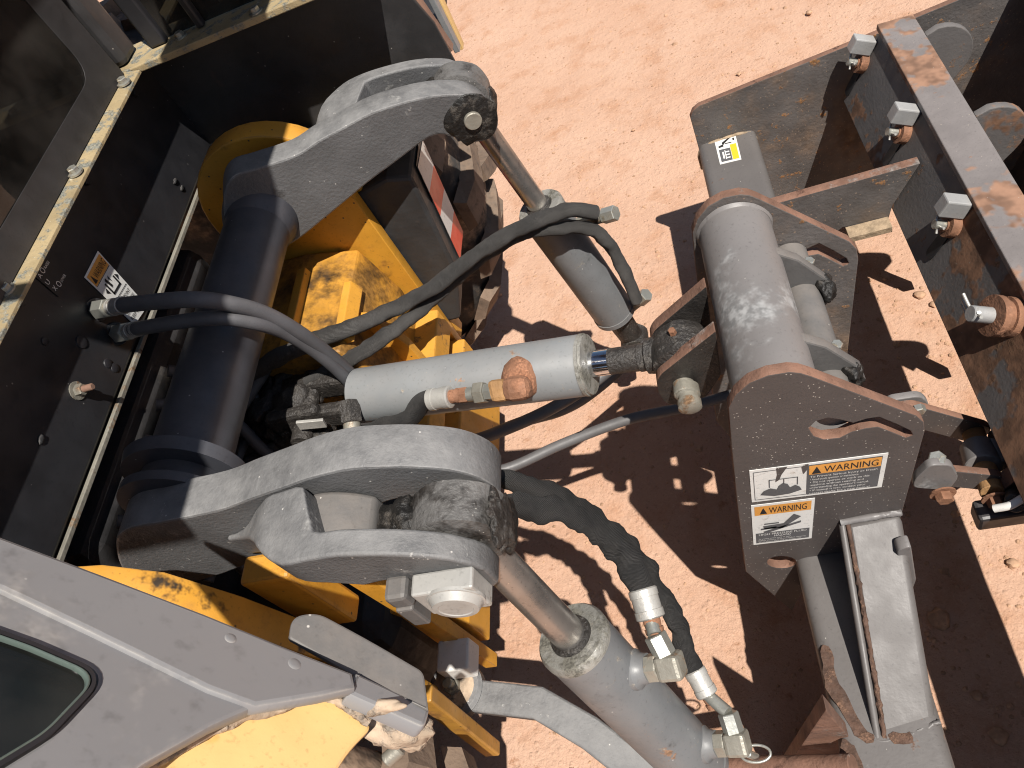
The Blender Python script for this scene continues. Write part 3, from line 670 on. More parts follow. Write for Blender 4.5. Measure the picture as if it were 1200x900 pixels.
# --- black tail-lamp box with reflective tape beside the far tyre
tb = prism_y('lamp_box', [(-.80, .52), (-.80, .90), (-.57, .945), (-.522, .93), (-.545, .66), (-.60, .52)], 1.215, 1.36, 'black_box', T, .008)
tn = V((.27, 0, -.023)).normalized()
sh = Sheet(V((-.521, 1.258, .925)), V((-.521, 1.358, .925)), V((-.5445, 1.358, .665)), V((-.5445, 1.258, .665)), V((1, 0, -.085)), .003)
tp = sh.base('tape_backing', 'black_box', T)
for k in range(4):
    a0, a1 = .02 + k * .25, .02 + k * .25 + .25
    sh.poly('reflective_tape', [(0, a0), (1, a0 + .03), (1, a1 + .03), (0, a1)], 'decal_white' if k % 2 == 0 else 'decal_red', tp, 3)

# --- wheels
def wheel(yc, name='rear_wheel'):
    c = V((-1.13, yc, .64)); R, wd = .64, .38
    e = bpy.data.objects.new('rear_wheel', None); COL.objects.link(e); e.parent = T; e.location = -T.location
    prof = [(0, .34), (.02, .40), (.03, .50), (.05, .575), (.09, .605), (.19, .612), (.29, .605), (.33, .575), (.35, .50), (.36, .40), (.38, .34)]
    o = put('tyre', lathe_mesh(c - V((0, wd / 2, 0)), c + V((0, wd / 2, 0)), prof, 72), 'tyre', e, 60)
    put('rim', lathe_mesh(c - V((0, .16, 0)), c + V((0, .16, 0)), [(0, .33), (.01, .345), (.04, .31), (.12, .28), (.2, .28), (.28, .31), (.31, .345), (.32, .33)], 48), 'yellow_dull', e, 40)
    # one lug of the tread, shared by all copies
    vs = []; 
    for (y, ang, w, hh) in ((-.175, 0, .05, .0), (-.12, .035, .042, .028), (-.06, .075, .036, .030), (.0, .12, .032, .03), (.03, .14, .03, .026)):
        for (dw, rr) in ((-w, .578 if abs(y) > .15 else .60), (-w * .7, .606 + hh), (w * .7, .606 + hh), (w, .578 if abs(y) > .15 else .60)):
            th = ang + dw / .6; vs.append(V((math.cos(th) * rr, y, math.sin(th) * rr)))
    fs = []
    for i in range(4):
        for j in range(3): fs.append((i * 4 + j, i * 4 + j + 1, (i + 1) * 4 + j + 1, (i + 1) * 4 + j))
    fs += [(0, 1, 2, 3), (16, 17, 18, 19)]
    lug = mesh(vs, fs, 'lug'); lug.materials.append(MATS['tyre_dusty']); nl = 22
    for s in (1, -1):
        for k in range(nl):
            b = bpy.data.objects.new('tread_lug', lug); COL.objects.link(b); b.parent = e
            th = 2 * math.pi * (k + (.5 if s < 0 else 0)) / nl
            b.matrix_basis = Matrix.Translation(c) @ Matrix.Rotation(-th, 4, 'Y') @ (Matrix.Identity(4) if s > 0 else Matrix.Scale(-1, 4, (0, 1, 0)))
    return e
tag(wheel(1.60), 'dusty rear wheel beyond the upper lift arm'); tag(wheel(.085), 'rear wheel under the grey cab corner')

# --- near cab corner: grey quarter panel with a small window, yellow fender below
def sheet_px(name, pts, material, parent, thick=.006, bevel=.002, back=None):
    """closed thin shell over 3D points (planar-ish fan)"""
    k = len(pts); n = V((0, 0, 0))
    for i in range(k): n += pts[i].cross(pts[(i + 1) % k])
    n.normalize()
    if n.dot(CAM - pts[0]) < 0: n = -n
    vs = list(pts) + [p - n * thick for p in pts]
    fs = [tuple(range(k)), tuple(range(2 * k - 1, k - 1, -1))] + [(i, (i + 1) % k, k + (i + 1) % k, k + i) for i in range(k)]
    return put(name, mesh(vs, fs), material, parent, 30, bevel)
q0 = [CAM + (q - CAM) * .82 for q in (V((-.62, .29, 1.345)), V((-.508, .10, 1.355)), V((-.416, .2235, 1.084)))]
qn = (q0[1] - q0[0]).cross(q0[2] - q0[0]).normalized()
if qn.dot(CAM - q0[0]) < 0: qn = -qn
PQ = (q0[0], qn)
ridge_px = [(-160, 640), (0, 690), (110, 742), (245, 808)]
upper = [at(*p, pl=PQ) for p in [(-160, 566), (0, 627), (120, 672), (240, 718), (330, 755), (414, 788), (418, 806), (380, 815), (300, 828), (245, 808), (110, 742), (0, 690), (-160, 640)]]
lower_px = [(0, 690), (110, 742), (245, 808), (300, 828), (250, 850), (170, 895), (60, 975), (-200, 1140), (-200, 627)]
win_px = fillet([V((-140, 688)), V((40, 752)), V((128, 790)), V((60, 862)), V((-140, 985))], [5, 10, 34, 20, 5], 7)
seal = [at(p.x, p.y, pl=PQ) for p in win_px]
cw = sum(((p) for p in seal), V((0, 0, 0))) / len(seal)
qpan = slab('quarter_panel', upper, -qn, .012, 'cab_grey', T, bev=.004)
qlow = slab('quarter_panel', [at(*p, pl=(PQ[0] - qn * .004, qn)) for p in lower_px], -qn, .012, 'cab_grey', T, holes=[[at(p.x, p.y, pl=(PQ[0] - qn * .004, qn)) for p in win_px]], bev=.003)
ringi = [cw + (p - cw) * .93 for p in seal]
slab('window_seal', seal, -qn, .010, 'rubber_seal', qlow, holes=[ringi], bev=.003)
slab('side_window', [cw + (p - cw) * .95 - qn * .004 for p in seal], -qn, .004, 'side_glass', qlow, bev=.0005)
edge_i = [cw + (p - cw) * .93 for p in seal]
slab('glass_rim', [p + qn * .000 for p in edge_i], -qn, .005, 'glass_edge', qlow, holes=[[cw + (p - cw) * .885 for p in seal]], bev=.001)
for p, r in (((270, 748), .003), ((345, 778), .0035)):
    lathe('dimple', at(*p, pl=PQ) - qn * .002, at(*p, pl=PQ) + qn * .003, [(0, r * 1.6), (.0022, r * 1.5), (.0028, r * 1.1), (.003, r * .5)], 'cab_grey', qpan, 24)
PG = (at(450, 815, t=.62), qn)
slab('panel_tail', [at(p.x, p.y, pl=PG) for p in fillet([V((417, 787)), V((506, 829)), V((499, 853)), V((408, 812))], [2, 7, 7, 3], 4)], -qn, .016, 'cab_grey', T, bev=.004)
PU = (at(420, 765, t=.645), (qn + V((0, -.3, .5))).normalized())
sheet_ = slab('mudguard_plate', [at(p.x, p.y, pl=PU) for p in fillet([V((338, 748)), V((342, 722)), V((372, 717)), V((430, 748)), V((497, 787)), V((503, 833)), V((420, 795))], [4, 14, 14, 60, 8, 3, 10], 6)], -PU[1], .006, 'arm_shade', T, bev=.002)
PF = (at(330, 860, t=.57), (qn + V((.1, -.25, .1))).normalized())
fend = slab('fender', [at(p.x, p.y, pl=PF) for p in fillet([V((160, 905)), V((260, 850)), V((330, 826)), V((390, 815)), V((438, 852)), V((410, 880)), V((380, 930)), V((120, 960))], [0, 20, 30, 16, 10, 20, 10, 0], 6)], -PF[1], .010, 'fender_yellow', T, bev=.003)
sweep('mud_lip', [at(x, y, pl=(PF[0] + PF[1] * .004, PF[1])) for x, y in [(165, 905), (260, 852), (330, 829), (385, 818), (432, 848)]], .0035, 'soil_crust', T, 8, 16, lump=.9, lscale=90)
blob('mud_crust', at(462, 850, t=.655), (.034, .014, .020), 'soil_crust', T, .5, 40, 3)
blob('mud_crust', at(430, 832, t=.615), (.034, .006, .006), 'soil_crust', T, .4, 50, 5)
blob('mud_crust', at(484, 862, t=.67), (.014, .013, .014), 'soil_crust', T, .5, 60, 6)
rod('fender_bolt', at(470, 876, t=.70), at(452, 892, t=.70), .007, 'zinc_dirty', T)
# white painted block above the sway link eye
block_pos = at(537, 772, h=.505)
box('white_block', block_pos, (.060, .055, .050), 'white_paint', T, None, .004)

# body of the cab corner behind the quarter panel, near wall and mudguard over the near wheel
hb_ = bmesh.new()
for p in [at(*q, pl=(PQ[0] - qn * .016, qn)) for q in ((395, 800), (335, 816), (265, 832))] + [V((-.64, .25, 1.0)), V((-.64, .25, .93)), V((-.64, .05, 1.0)), V((-.64, .05, .93))]: hb_.verts.new(p)
bmesh.ops.convex_hull(hb_, input=hb_.verts[:]); hm = bpy.data.meshes.new('corner'); hb_.to_mesh(hm); hb_.free()
put('corner_body', hm, 'panel_black', T, None, .006)
slab('inner_wall', [V((PX, .262, 1.25)), V((-.70, .262, 1.25)), V((-.66, .262, 1.12)), V((-.66, .262, .985)), V((PX, .262, .985))], (0, -1, 0), .008, 'wall_black', T)
ap = arc((-1.13, .64), .70, 42, 165, 20); prism_y('mudguard', ap + [(x + (.012 if x < -1.13 else -.012) * 0, z - .012) for x, z in reversed(ap)], -.11, .255, 'wall_black', T, .001, 40)

# --- stickers and bits on the rear panel
X1 = PX + .001
def sticker(name, parent, corners, n, material): 
    s = Sheet(*corners, n); b = s.base(name, material, parent); return s, b
s, b = sticker('warning_sticker', T, [at(98, 325, X=X1), at(114, 294, X=X1), at(172, 359, X=X1), at(157, 381, X=X1)], (1, 0, 0), 'decal_white')
s.poly('sticker_header', [(.05, .03), (.95, .03), (.95, .22), (.05, .22)], 'decal_orange', b)
s.poly('alert_triangle', [(.09, .19), (.24, .19), (.165, .06)], 'decal_black', b, 2)
s.text('lettering', 'WARNING', .27, .18, .105, 'decal_black', b, .64)
s.poly('rule_line', [[(.05, .222), (.95, .222), (.95, .230), (.05, .230)], [(.05, .555), (.95, .555), (.95, .565), (.05, .565)]], 'decal_black', b, 2)
s.poly('pictogram', [[(.30, .30), (.36, .30), (.36, .50), (.30, .50)], [(.30, .47), (.80, .47), (.80, .50), (.30, .50)], [(.74, .34), (.80, .34), (.80, .50), (.74, .50)],
                     [(.12, .39), (.24, .34), (.24, .44)], [(.95, .39), (.84, .34), (.84, .44)], [(.40, .28), (.48, .26), (.52, .40), (.44, .42)], [(.55, .30), (.62, .27), (.60, .37)]], 'decal_black', b, 2)
for i, w in enumerate(('PINCH POINT', 'CAN CAUSE', 'SERIOUS INJURY', 'KEEP CLEAR')):
    s.text('lettering', w, .10, .66 + i * .09, .05, 'decal_black', b, .8)
s, b = sticker('auxiliary_sticker', T, [at(40, 324, X=X1), at(52, 302, X=X1), at(81, 325, X=X1), at(68, 348, X=X1)], (1, 0, 0), 'decal_black')
for ch, v in (('A', .20), ('U', .52), ('X', .82)): s.text('lettering', ch, .08, v, .17, 'decal_white', b, .17)
for wd, v in (('RAISE', .19), ('LOWER', .86)):
    s.text('lettering', 'O', .33, v + .03, .22, 'decal_white', b, .20); s.text('lettering', wd, .58, v, .10, 'decal_white', b, .36)
for (px, py, r) in ((95, 401, .010), (134, 431, .0075), (126, 426, .0075), (52, 400, .006)):
    lathe('hole_plug', at(px, py, X=PX) , at(px, py, X=PX) + V((.004, 0, 0)), [(0, r * 1.1), (.002, r), (.003, r * .6)], 'rubber_seal', rear_panel, 24)
st = at(90, 458, X=PX)
sn = bolt('stud_nut', st, (1, 0, 0), .010, .012, True, 'zinc_dirty', rear_panel); rod('stud', st, st + V((.032, 0, 0)), .0055, 'rear_rust', rear_panel)
for i, p in enumerate([(205, 212), (213, 220), (48, 515)]):
    blob('mud_splash', at(*p, X=PX + .002), (.002, .008, .004), 'black_box', rear_panel, .5, 120, i)

# ================================================================== HYDRAULIC CYLINDERS
def cylinder(label, top, bot, s_gland, s_end, R, rr, eye_r, eye_w, barrel='lift_grey', rodm='rod_dull', name='lift_cylinder', yax=V((0, 1, 0))):
    """rod eye at top, barrel at the bottom; s_*: metres along the axis from the top pin"""
    e = thing(name, label, 'hydraulic cylinder', tuple(bot), 'hydraulic cylinders between tractor and scraper')
    a = (bot - top).normalized(); L = (bot - top).length
    lathe('rod', top + a * .02, top + a * (s_gland + .02), [(0, rr * .98), (.005, rr), (s_gland - .02, rr), (s_gland, rr)], rodm, e, 40)
    lathe('rod_eye', top - yax * eye_w / 2, top + yax * eye_w / 2, [(0, eye_r * .82), (.004, eye_r), (eye_w - .004, eye_r), (eye_w, eye_r * .82)], 'eye_steel', e, 40, wob=.05)
    p = top + a * s_gland; l = s_end - s_gland
    b = lathe('barrel', p, p + a, [(0, R * .9), (.004, R), (.012, R), (.0125, R * .985), (l - .016, R * .985), (l - .0155, R * 1.02), (l - .003, R * 1.02), (l, R * .9)], barrel, e, 64)
    g = lathe('gland', p - a * .003, p + a, [(0, rr * 1.12), (.0005, R * .55), (-.0015, R * .60), (-.002, R * .93), (.004, R * 1.005), (.014, R * 1.005)], 'cyl_bare', e, 64)
    lathe('rod_seal', p - a * .010, p + a, [(0, rr * 1.02), (.001, rr * 1.22), (.008, rr * 1.3)], 'greasy_steel', e, 40)
    x, y, _ = frame(a)
    for k in range(4):
        th = k * math.pi / 2 + .5; q = p - a * .0025 + (x * math.cos(th) + y * math.sin(th)) * R * .78
        lathe('gland_hole', q, q - a * .001, [(0, .005), (.0012, .0045)], 'decal_black', g, 14)
    q = top + a * (s_end - .01)
    lathe('base_lug', q, q + a, [(0, R * .75), (.02, R * .62), (max(.03, L - s_end), R * .55), (max(.03, L - s_end) + .03, R * .45)], 'greasy_steel', e, 24)
    rod('base_pin', bot - yax * .05, bot + yax * .05, .018, 'zinc_dirty', e)
    rod('base_eye', bot - yax * .03, bot + yax * .03, .036, 'greasy_steel', e)
    return e, a
eN = fN(tipF + nA * .091); botN = at(845, 925, t=1.30)
def s_at(top, bot, px, py):
    """distance along the axis that shows nearest to the pixel"""
    a = (bot - top).normalized(); best = (9, 0); L = (bot - top).length
    for i in range(400):
        p = top + a * (L * i / 400) - CAM; c = V((p.dot(right), p.dot(down), p.dot(fwd)))
        q = ((600 + F * c.x / c.z - px) ** 2 + (450 + F * c.y / c.z - py) ** 2)
        if i == 0 or q < best[0]: best = (q, L * i / 400)
    return best[1]
cN, aN = cylinder('large lift cylinder under the lower lift arm with bolted gland and two hoses', eN, botN, s_at(eN, botN, 676, 742), s_at(eN, botN, 822, 893), .052, .024, .058, .058)
botF = at(744, 400, t=1.97)
cF, aF = cylinder('lift cylinder hanging from the upper lift arm beyond the top link', eyeF, botF, s_at(eyeF, botF, 648, 232), s_at(eyeF, botF, 724, 366), .052, .0225, .056, .056)

def elbow(parent, p, n, out, r=.016, mats=('zinc_dirty', 'zinc_dirty', 'zinc'), l1=.03):
    """port boss + block elbow leaving barrel along n, then nut along out; returns hose start"""
    n, out = n.normalized(), out.normalized()
    lathe('port_boss', p - n * .01, p + n * .02, [(0, r * 1.75), (.012, r * 1.65), (.018, r * 1.3), (.028, r * 1.2)], 'lift_grey', parent, 28)
    hexnut('port_nut', p + n * .016, p + n * .034, r * 1.18, mats[0], parent)
    c = p + n * (.034 + r); x = n; y = out; z = x.cross(y).normalized(); y = z.cross(x)
    box('elbow_block', c, (r * 2.1, r * 2.1, r * 2.1), mats[1], parent, (x, y, z), r * .35)
    hexnut('swivel_nut', c + out * r * .9, c + out * (r * .9 + l1), r * .95, mats[2], parent)
    return c + out * (r * .9 + l1)
def hose(label, pts, r, material, parent=None, ends=(), lump=0., name='hydraulic_hose', sleeve=True, per=16, seed=0, group='hydraulic hoses'):
    """ends: list of (which end 0/-1) that get a crimped ferrule"""
    e = thing(name, label, 'hose', tuple(pts[0]), group)
    cp = cat(pts, per)
    put('hose', sweep_mesh(cp, r, 16, lump=lump, lscale=38., seed=seed), material, e, 80)
    for w in ends:
        a, b = (cp[0], cp[2]) if w == 0 else (cp[-1], cp[-3]); d = (b - a).normalized()
        rf_ = r * 1.14
        lathe('ferrule', a - d * .004, a + d, [(0, rf_ * .85), (.002, rf_), (.012, rf_), (.0125, rf_ * .94), (.030, rf_ * .94), (.0305, rf_), (.04, rf_), (.042, rf_ * .9)], 'ferrule', e, 24)
        lathe('hose_stem', a - d * .024, a, [(0, rf_ * .62), (.008, rf_ * .66), (.0082, rf_ * .55), (.015, rf_ * .6), (.024, rf_ * .6)], 'rust', e, 20)
    return e

# near cylinder: two ports on the side away from the tractor
def side_dir(a, px): 
    d = (px - px.dot(a) * a); return d.normalized()
nx = side_dir(aN, right * .9 - V((0, 0, 0)) + fwd * -.25)
pP1 = eN + aN * s_at(eN, botN, 712, 786) + nx * .048
h1 = elbow(cN, pP1, nx, V((-.25, .72, .45)) , .0165)
pP2 = eN + aN * (s_at(eN, botN, 800, 868)) + nx * .046
h2 = elbow(cN, pP2, nx, V((-.10, .80, .45)), .0165)
hose('short black braided hose from lower lift arm to upper port of the large lift cylinder', [at(762, 722, t=1.06), at(752, 690, t=1.07), at(735, 655, t=1.08), at(706, 625, t=1.08), at(670, 603, t=1.07), at(630, 594, t=1.06), at(585, 592, t=1.08), at(540, 600, t=1.2)], .0180, 'sleeve', ends=[0], lump=.6, seed=1)
sweep('hose_stem', [h1, at(762, 724, t=1.06)], .010, 'zinc', cN)
hose('long black braided hose from lower lift arm to lower port of the large lift cylinder', [at(828, 812, t=1.20), at(812, 782, t=1.21), at(797, 742, t=1.21), at(770, 690, t=1.19), at(735, 640, t=1.17), at(690, 603, t=1.15), at(640, 577, t=1.13), at(580, 560, t=1.12), at(540, 550, t=1.2)], .0155, 'sleeve', ends=[0], lump=.55, seed=5)
sweep('hose_stem', [h2, at(828, 814, t=1.20)], .010, 'zinc', cN)

# far cylinder ports and hoses
fx = side_dir(aF, right)
p1 = eyeF + aF * s_at(eyeF, botF, 668, 262) + fx * .047
p2 = eyeF + aF * s_at(eyeF, botF, 728, 362) + fx * .047
g1 = at(712, 252, t=1.62); g2 = at(752, 350, t=1.84)
for q, g in ((p1, g1), (p2, g2)):
    d = (g - q).normalized(); rod('port_pipe', q - d * .01, g, .013, 'zinc_dirty', cF); hexnut('port_nut', g - d * .012, g + d * .022, .017, 'zinc', cF)
hose('black sleeved hose running over the upper lift cylinder to its upper fitting', [at(698, 249, t=1.60), at(668, 246, t=1.57), at(630, 258, t=1.55), at(590, 278, t=1.54), at(545, 308, t=1.53), at(505, 338, t=1.52), at(455, 365, t=1.50), at(400, 388, t=1.42), at(340, 412, t=1.40), at(290, 440, t=1.45)], .0155, 'sleeve_dusty', lump=.25, seed=8, group='hydraulic hoses')
hose('black sleeved hose curling down the upper lift cylinder to its lower fitting', [at(746, 352, t=1.80), at(735, 325, t=1.75), at(715, 288, t=1.68), at(690, 268, t=1.62), at(650, 268, t=1.585), at(610, 275, t=1.575), at(570, 298, t=1.57), at(530, 330, t=1.56), at(490, 365, t=1.54), at(450, 395, t=1.46), at(405, 424, t=1.44), at(360, 450, t=1.45)], .0145, 'sleeve_dusty', lump=.25, seed=12)

# top link cylinder
tl_l = at(362, 472, t=1.44); tl_r = at(800, 412, Y=.735)
et = thing('top_link_cylinder', 'pale grey top link cylinder with rusty elbow joining tractor and scraper', 'hydraulic cylinder', tuple(tl_l), 'hydraulic cylinders between tractor and scraper')
at_ = (tl_r - tl_l).normalized(); q0_ = tl_l + at_ * s_at(tl_l, tl_r, 420, 464); q1_ = tl_l + at_ * s_at(tl_l, tl_r, 690, 428)
lb = (q1_ - q0_).length; R = .050
lathe('barrel', q0_, q1_, [(0, R * .86), (.006, R), (lb - .012, R), (lb - .011, R * .99), (lb - .004, R * .99), (lb, R * .9)], 'cyl_grey', et, 64)
lathe('gland', q1_ - at_ * .008, q1_ + at_, [(0, R * 1.015), (.005, R * 1.015), (.0055, R * .97), (.010, R * .97), (.012, R * .5)], 'cyl_bare', et, 64)
lathe('rod', q1_, q1_ + at_, [(0, .021), (.035, .021), (.036, .019)], 'chrome', et, 40)
lr = (tl_r - q1_).length
sweep('rod_fork', [q1_ + at_ * .034, q1_ + at_ * .075, q1_ + at_ * (lr * .62), q1_ + at_ * (lr * .85), tl_r], [.021, .021, .022, .028, .034, .038], 'greasy_steel', et, 20, lump=.18, lscale=50)
lathe('rod_ball', tl_r - V((0, .034, 0)), tl_r + V((0, .034, 0)), [(0, .03), (.008, .044), (.034, .048), (.06, .044), (.068, .03)], 'greasy_steel', et, 32, wob=.12)
bolt('grease_nipple', tl_r + V((-.005, 0, .046)), (-.1, 0, 1), .006, .010, False, 'rust', et)
# fork on the tractor end
for s_, w in ((1, .016), (-1, .012)):
    c_ = tl_l + V((0, .038 * s_, 0)); 
    o_ = box('base_fork', (c_ + q0_ + V((0, .030 * s_, 0))) / 2 + at_ * .02, ((q0_ - c_).length + .05, .026, .05), 'greasy_steel', et, (at_, V((0, 1, 0)), at_.cross(V((0, 1, 0)))), .008)
rod('base_pin', tl_l - V((0, .09, 0)), tl_l + V((0, .08, 0)), .019, 'greasy_steel', et)
# rusty elbow on its near side
pe = tl_l + at_ * s_at(tl_l, tl_r, 618, 438) + V((0, -.032, .030))
lathe('port_boss', pe - V((0, -.012, .012)), pe + V((0, -.02, .01)), [(0, .037), (.010, .035), (.022, .031), (.032, .024)], 'rust', et, 28, wob=.08)
ec = pe + V((-.004, -.020, .002))
ez = V((0, -.62, .78)); ey = at_.cross(ez) * -1
box('rusty_elbow', ec, (.046, .040, .052), 'rust', et, (at_, ez.cross(at_), ez), .014)
hd = -at_
box('elbow_leg', ec + hd * .030, (.030, .036, .036), 'rust_orange', et, (at_, V((0, .8, .6)), at_.cross(V((0, .8, .6)))), .008)
hexnut('adapter_nut', ec + hd * .044, ec + hd * .058, .014, 'zinc', et); hexnut('adapter_nut', ec + hd * .057, ec + hd * .075, .0185, 'zinc_dirty', et)
rod('adapter', ec + hd * .074, ec + hd * .090, .012, 'zinc', et); hexnut('adapter_nut', ec + hd * .088, ec + hd * .104, .0135, 'rust', et)
hs = ec + hd * .124
hose('black sleeved hose with silver ferrule leaving the rusty elbow of the top link', [hs, hs + hd * .05 + V((0, .0, -.004)), at(478, 492, t=1.30), at(445, 503, t=1.34), at(400, 520, t=1.4)], .0165, 'sleeve', ends=[0], lump=.18, seed=3)

# grease-caked mounting yoke on the tractor
for i, (px, py, t_, r_) in enumerate([(352, 470, 1.46, (.05, .05, .04)), (335, 452, 1.50, (.04, .05, .035)), (340, 500, 1.46, (.05, .04, .045)), (378, 512, 1.43, (.03, .03, .03)), (318, 478, 1.5, (.05, .06, .05))]):
    blob('greasy_lump', at(px, py, t=t_), r_, 'grease' if i % 2 else 'greasy_steel', T, .35, 35, i * 3)
box2('yoke_plate', at(352, 492, t=1.40) - V((.06, .012, .05)), at(352, 492, t=1.40) + V((.05, .012, .03)), 'greasy_steel', T, .008)
box('shim', at(365, 497, t=1.36), (.05, .006, .022), 'ferrule', T, (V((.95, 0, -.2)).normalized(), V((0, 1, 0)), V((.2, 0, .95)).normalized()), .001)
p = at(412, 492, t=1.34); hexnut('yoke_nut', p + V((0, .03, .015)), p + V((0, -.006, -.002)), .020, 'greasy_steel', T); rod('yoke_bolt', p, p + V((0, -.030, -.012)), .015, 'zinc_dirty', T)

# auxiliary hoses from the rear panel
def coupler(p0, d, parent):
    d = d.normalized()
    lathe('bulkhead_nut', p0 - d * .01, p0 + d, [(0, .021), (.004, .021), (.012, .019)], 'decal_black', parent, 24)
    hexnut('coupling_nut', p0 + d * .006, p0 + d * .044, .0165, 'zinc', parent, .3)
    rod('coupling_neck', p0 + d * .042, p0 + d * .054, .011, 'zinc_dirty', parent)
    return p0 + d * .056
pa = at(113, 363, X=PX + .002); da = (at(168, 354, t=1.17) - pa).normalized(); ha = coupler(pa, da, T)
pb = at(137, 391, X=PX + .004); db = (at(190, 379, t=1.17) - pb).normalized(); hb = coupler(pb, db, T)
hose('upper of two black rubber hoses plugged into the rear panel, arching over the rock shaft', [ha, ha + da * .06, at(222, 351, t=1.13), at(270, 356, t=1.15), at(318, 371, t=1.21), at(368, 402, t=1.29), at(412, 440, t=1.40), at(440, 475, t=1.5)], .0125, 'hose_rubber', ends=[0], per=14)
hose('lower of two black rubber hoses plugged into the rear panel, arching over the rock shaft', [hb, hb + db * .06, at(245, 373, t=1.16), at(292, 377, t=1.18), at(338, 392, t=1.25), at(385, 424, t=1.33), at(420, 460, t=1.42), at(440, 490, t=1.5)], .0115, 'hose_rubber', ends=[0], per=14)
# grey hoses low down under the top link
hose('grey hose low under the top link running to the scraper mast, nearer the lower arm', [at(560, 556, t=1.5), at(600, 547, t=1.5), at(660, 520, t=1.5), at(735, 492, t=1.48), at(800, 478, t=1.45), at(860, 462, t=1.42)], .0105, 'hose_grey')
hose('grey hose curving up behind the top link rod toward the scraper mast', [at(540, 520, t=1.6), at(580, 508, t=1.58), at(640, 482, t=1.56), at(690, 452, t=1.55), at(740, 415, t=1.55), at(790, 398, t=1.55)], .0125, 'hose_grey')
hose('second grey hose hidden behind the top link cylinder above the dirt', [at(560, 515, t=1.72), at(610, 495, t=1.72), at(660, 480, t=1.70), at(700, 455, t=1.68), at(760, 402, t=1.66)], .0125, 'hose_grey')
hose('short pale hose in the dark behind the rock shaft', [at(290, 450, t=1.55), at(318, 428, t=1.52), at(345, 408, t=1.5), at(375, 398, t=1.5)], .011, 'hose_grey')
hose('dark hose low in the gap beside the lower bearing flange', [at(262, 552, t=1.5), at(300, 535, t=1.48), at(335, 515, t=1.45)], .010, 'hose_grey')

# ================================================================== BOX SCRAPER
BS = thing('box_scraper', 'rusty dark box scraper with tube mast and warning stickers on the right', 'box scraper', (.4, .70, 0))
YN, YF = .56, .885                                  # outer faces of the two mast plates
NY = V((0, -1, 0)); PY = V((0, 1, 0))
plate_px = [(928, 716), (874, 670), (864, 590), (857, 520), (854, 478)] + [(862, 463), (878, 449), (900, 440), (925, 436), (938, 437), (951, 441)] + [(1074, 487), (1083, 495), (1084, 506), (1080, 520), (1066, 570), (1040, 665), (1015, 712), (960, 716), (944, 686)]
plate = [at(*p, Y=YN) for p in plate_px]
slot_px = [(948, 502), (956, 494), (970, 490), (984, 492), (1000, 496), (1016, 491), (1030, 489), (1050, 497), (1067, 505), (1070, 510), (1062, 513), (1045, 506), (1029, 500), (1014, 502), (998, 506), (984, 513), (966, 515), (954, 511)]
slot = [at(*p, Y=YN) for p in slot_px]
hole = [at(916 + 17 * math.cos(a * .39), 659 + 7 * math.sin(a * .39), Y=YN) for a in range(16)]
near_plate = face_split(slab('mast_plate', plate, PY, .016, 'plate_brown', BS, [slot, hole], .0015), PY, ('plate_brown', 'rust_edge'))
dy = V((0, YF - YN, 0))
far_plate = face_split(slab('mast_plate', [p + dy for p in plate], PY, .016, 'plate_brown', BS, [[p + dy for p in slot]], .0015), PY, ('box_side', 'rust_edge'))
# main tube
tx, tz = .032, .888; TR = .0535
tube = lathe('cross_tube', (tx, YN + .017, tz), (tx, YF + .004, tz), [(0, TR), (YF - YN - .013, TR)], 'tube_grey', BS, 64)
for y_, a_ in ((YN + .0205, 1), (YF - .0005, -1)):
    lathe('weld_bead', (tx, y_, tz), (tx, y_ + .008 * a_, tz), [(0, TR + .0035), (.003, TR + .002), (.006, TR)], 'tube_grey', tube, 48, wob=.04)
# lugs for the top link
lug_px = [(839, 388), (775, 438), (770, 446), (771, 460), (781, 474), (797, 475), (828, 465), (845, 440)]
YL = .690
for k in range(2):
    o_ = slab('top_link_lug', [p + V((0, k * .085, 0)) for p in fillet([at(*q, Y=YL) for q in lug_px], [.004, .01, .01, .012, .012, .01, .004, .004], 4)], PY, .020, 'lug_black', BS, bev=.0015)
    face_split(o_, PY, ('lug_black', 'rust_edge'))
pp = at(800, 448, Y=YL)
lp = rod('lug_pin', pp + V((0, -.02, -.005)), pp + V((0, .14, -.005)), .0165, 'zinc_dirty', BS)
lathe('pin_head', pp + V((.004, -.045, -.008)), pp + V((.004, 0, -.008)), [(0, .013), (.003, .0175), (.014, .0175), (.016, .015), (.022, .015), (.024, .018), (.04, .018)], 'zinc_dirty', lp, 28)
# scarifier pivot tube with straps to the right of the main tube
pv = V((tx + .072, 0, tz - .080))
rod('pivot_tube', (pv.x, YN + .021, pv.z), (pv.x, YF - .001, pv.z), .028, 'arm_shade', BS)
for y_ in (YN + .075, YF - .09):
    pf = [(tx + .035, tz + .035), (tx + .075, tz + .0), (pv.x + .045, pv.z + .015), (pv.x + .05, pv.z - .015), (pv.x + .02, pv.z - .05), (tx + .03, tz - .05)]
    slab('pivot_strap', [V((a, y_, b)) for a, b in pf], PY, .016, 'arm_shade', BS, bev=.003)
    bolt('bolt', V((pv.x + .02, y_ + .03, pv.z + .035)), (.2, 0, 1), .008, .008, False, 'zinc', BS)
    blob('greasy_dirt', V((pv.x + .032, y_ + .004, pv.z + .006)), (.014, .022, .02), 'grease', BS, .5, 70, y_ * 10)

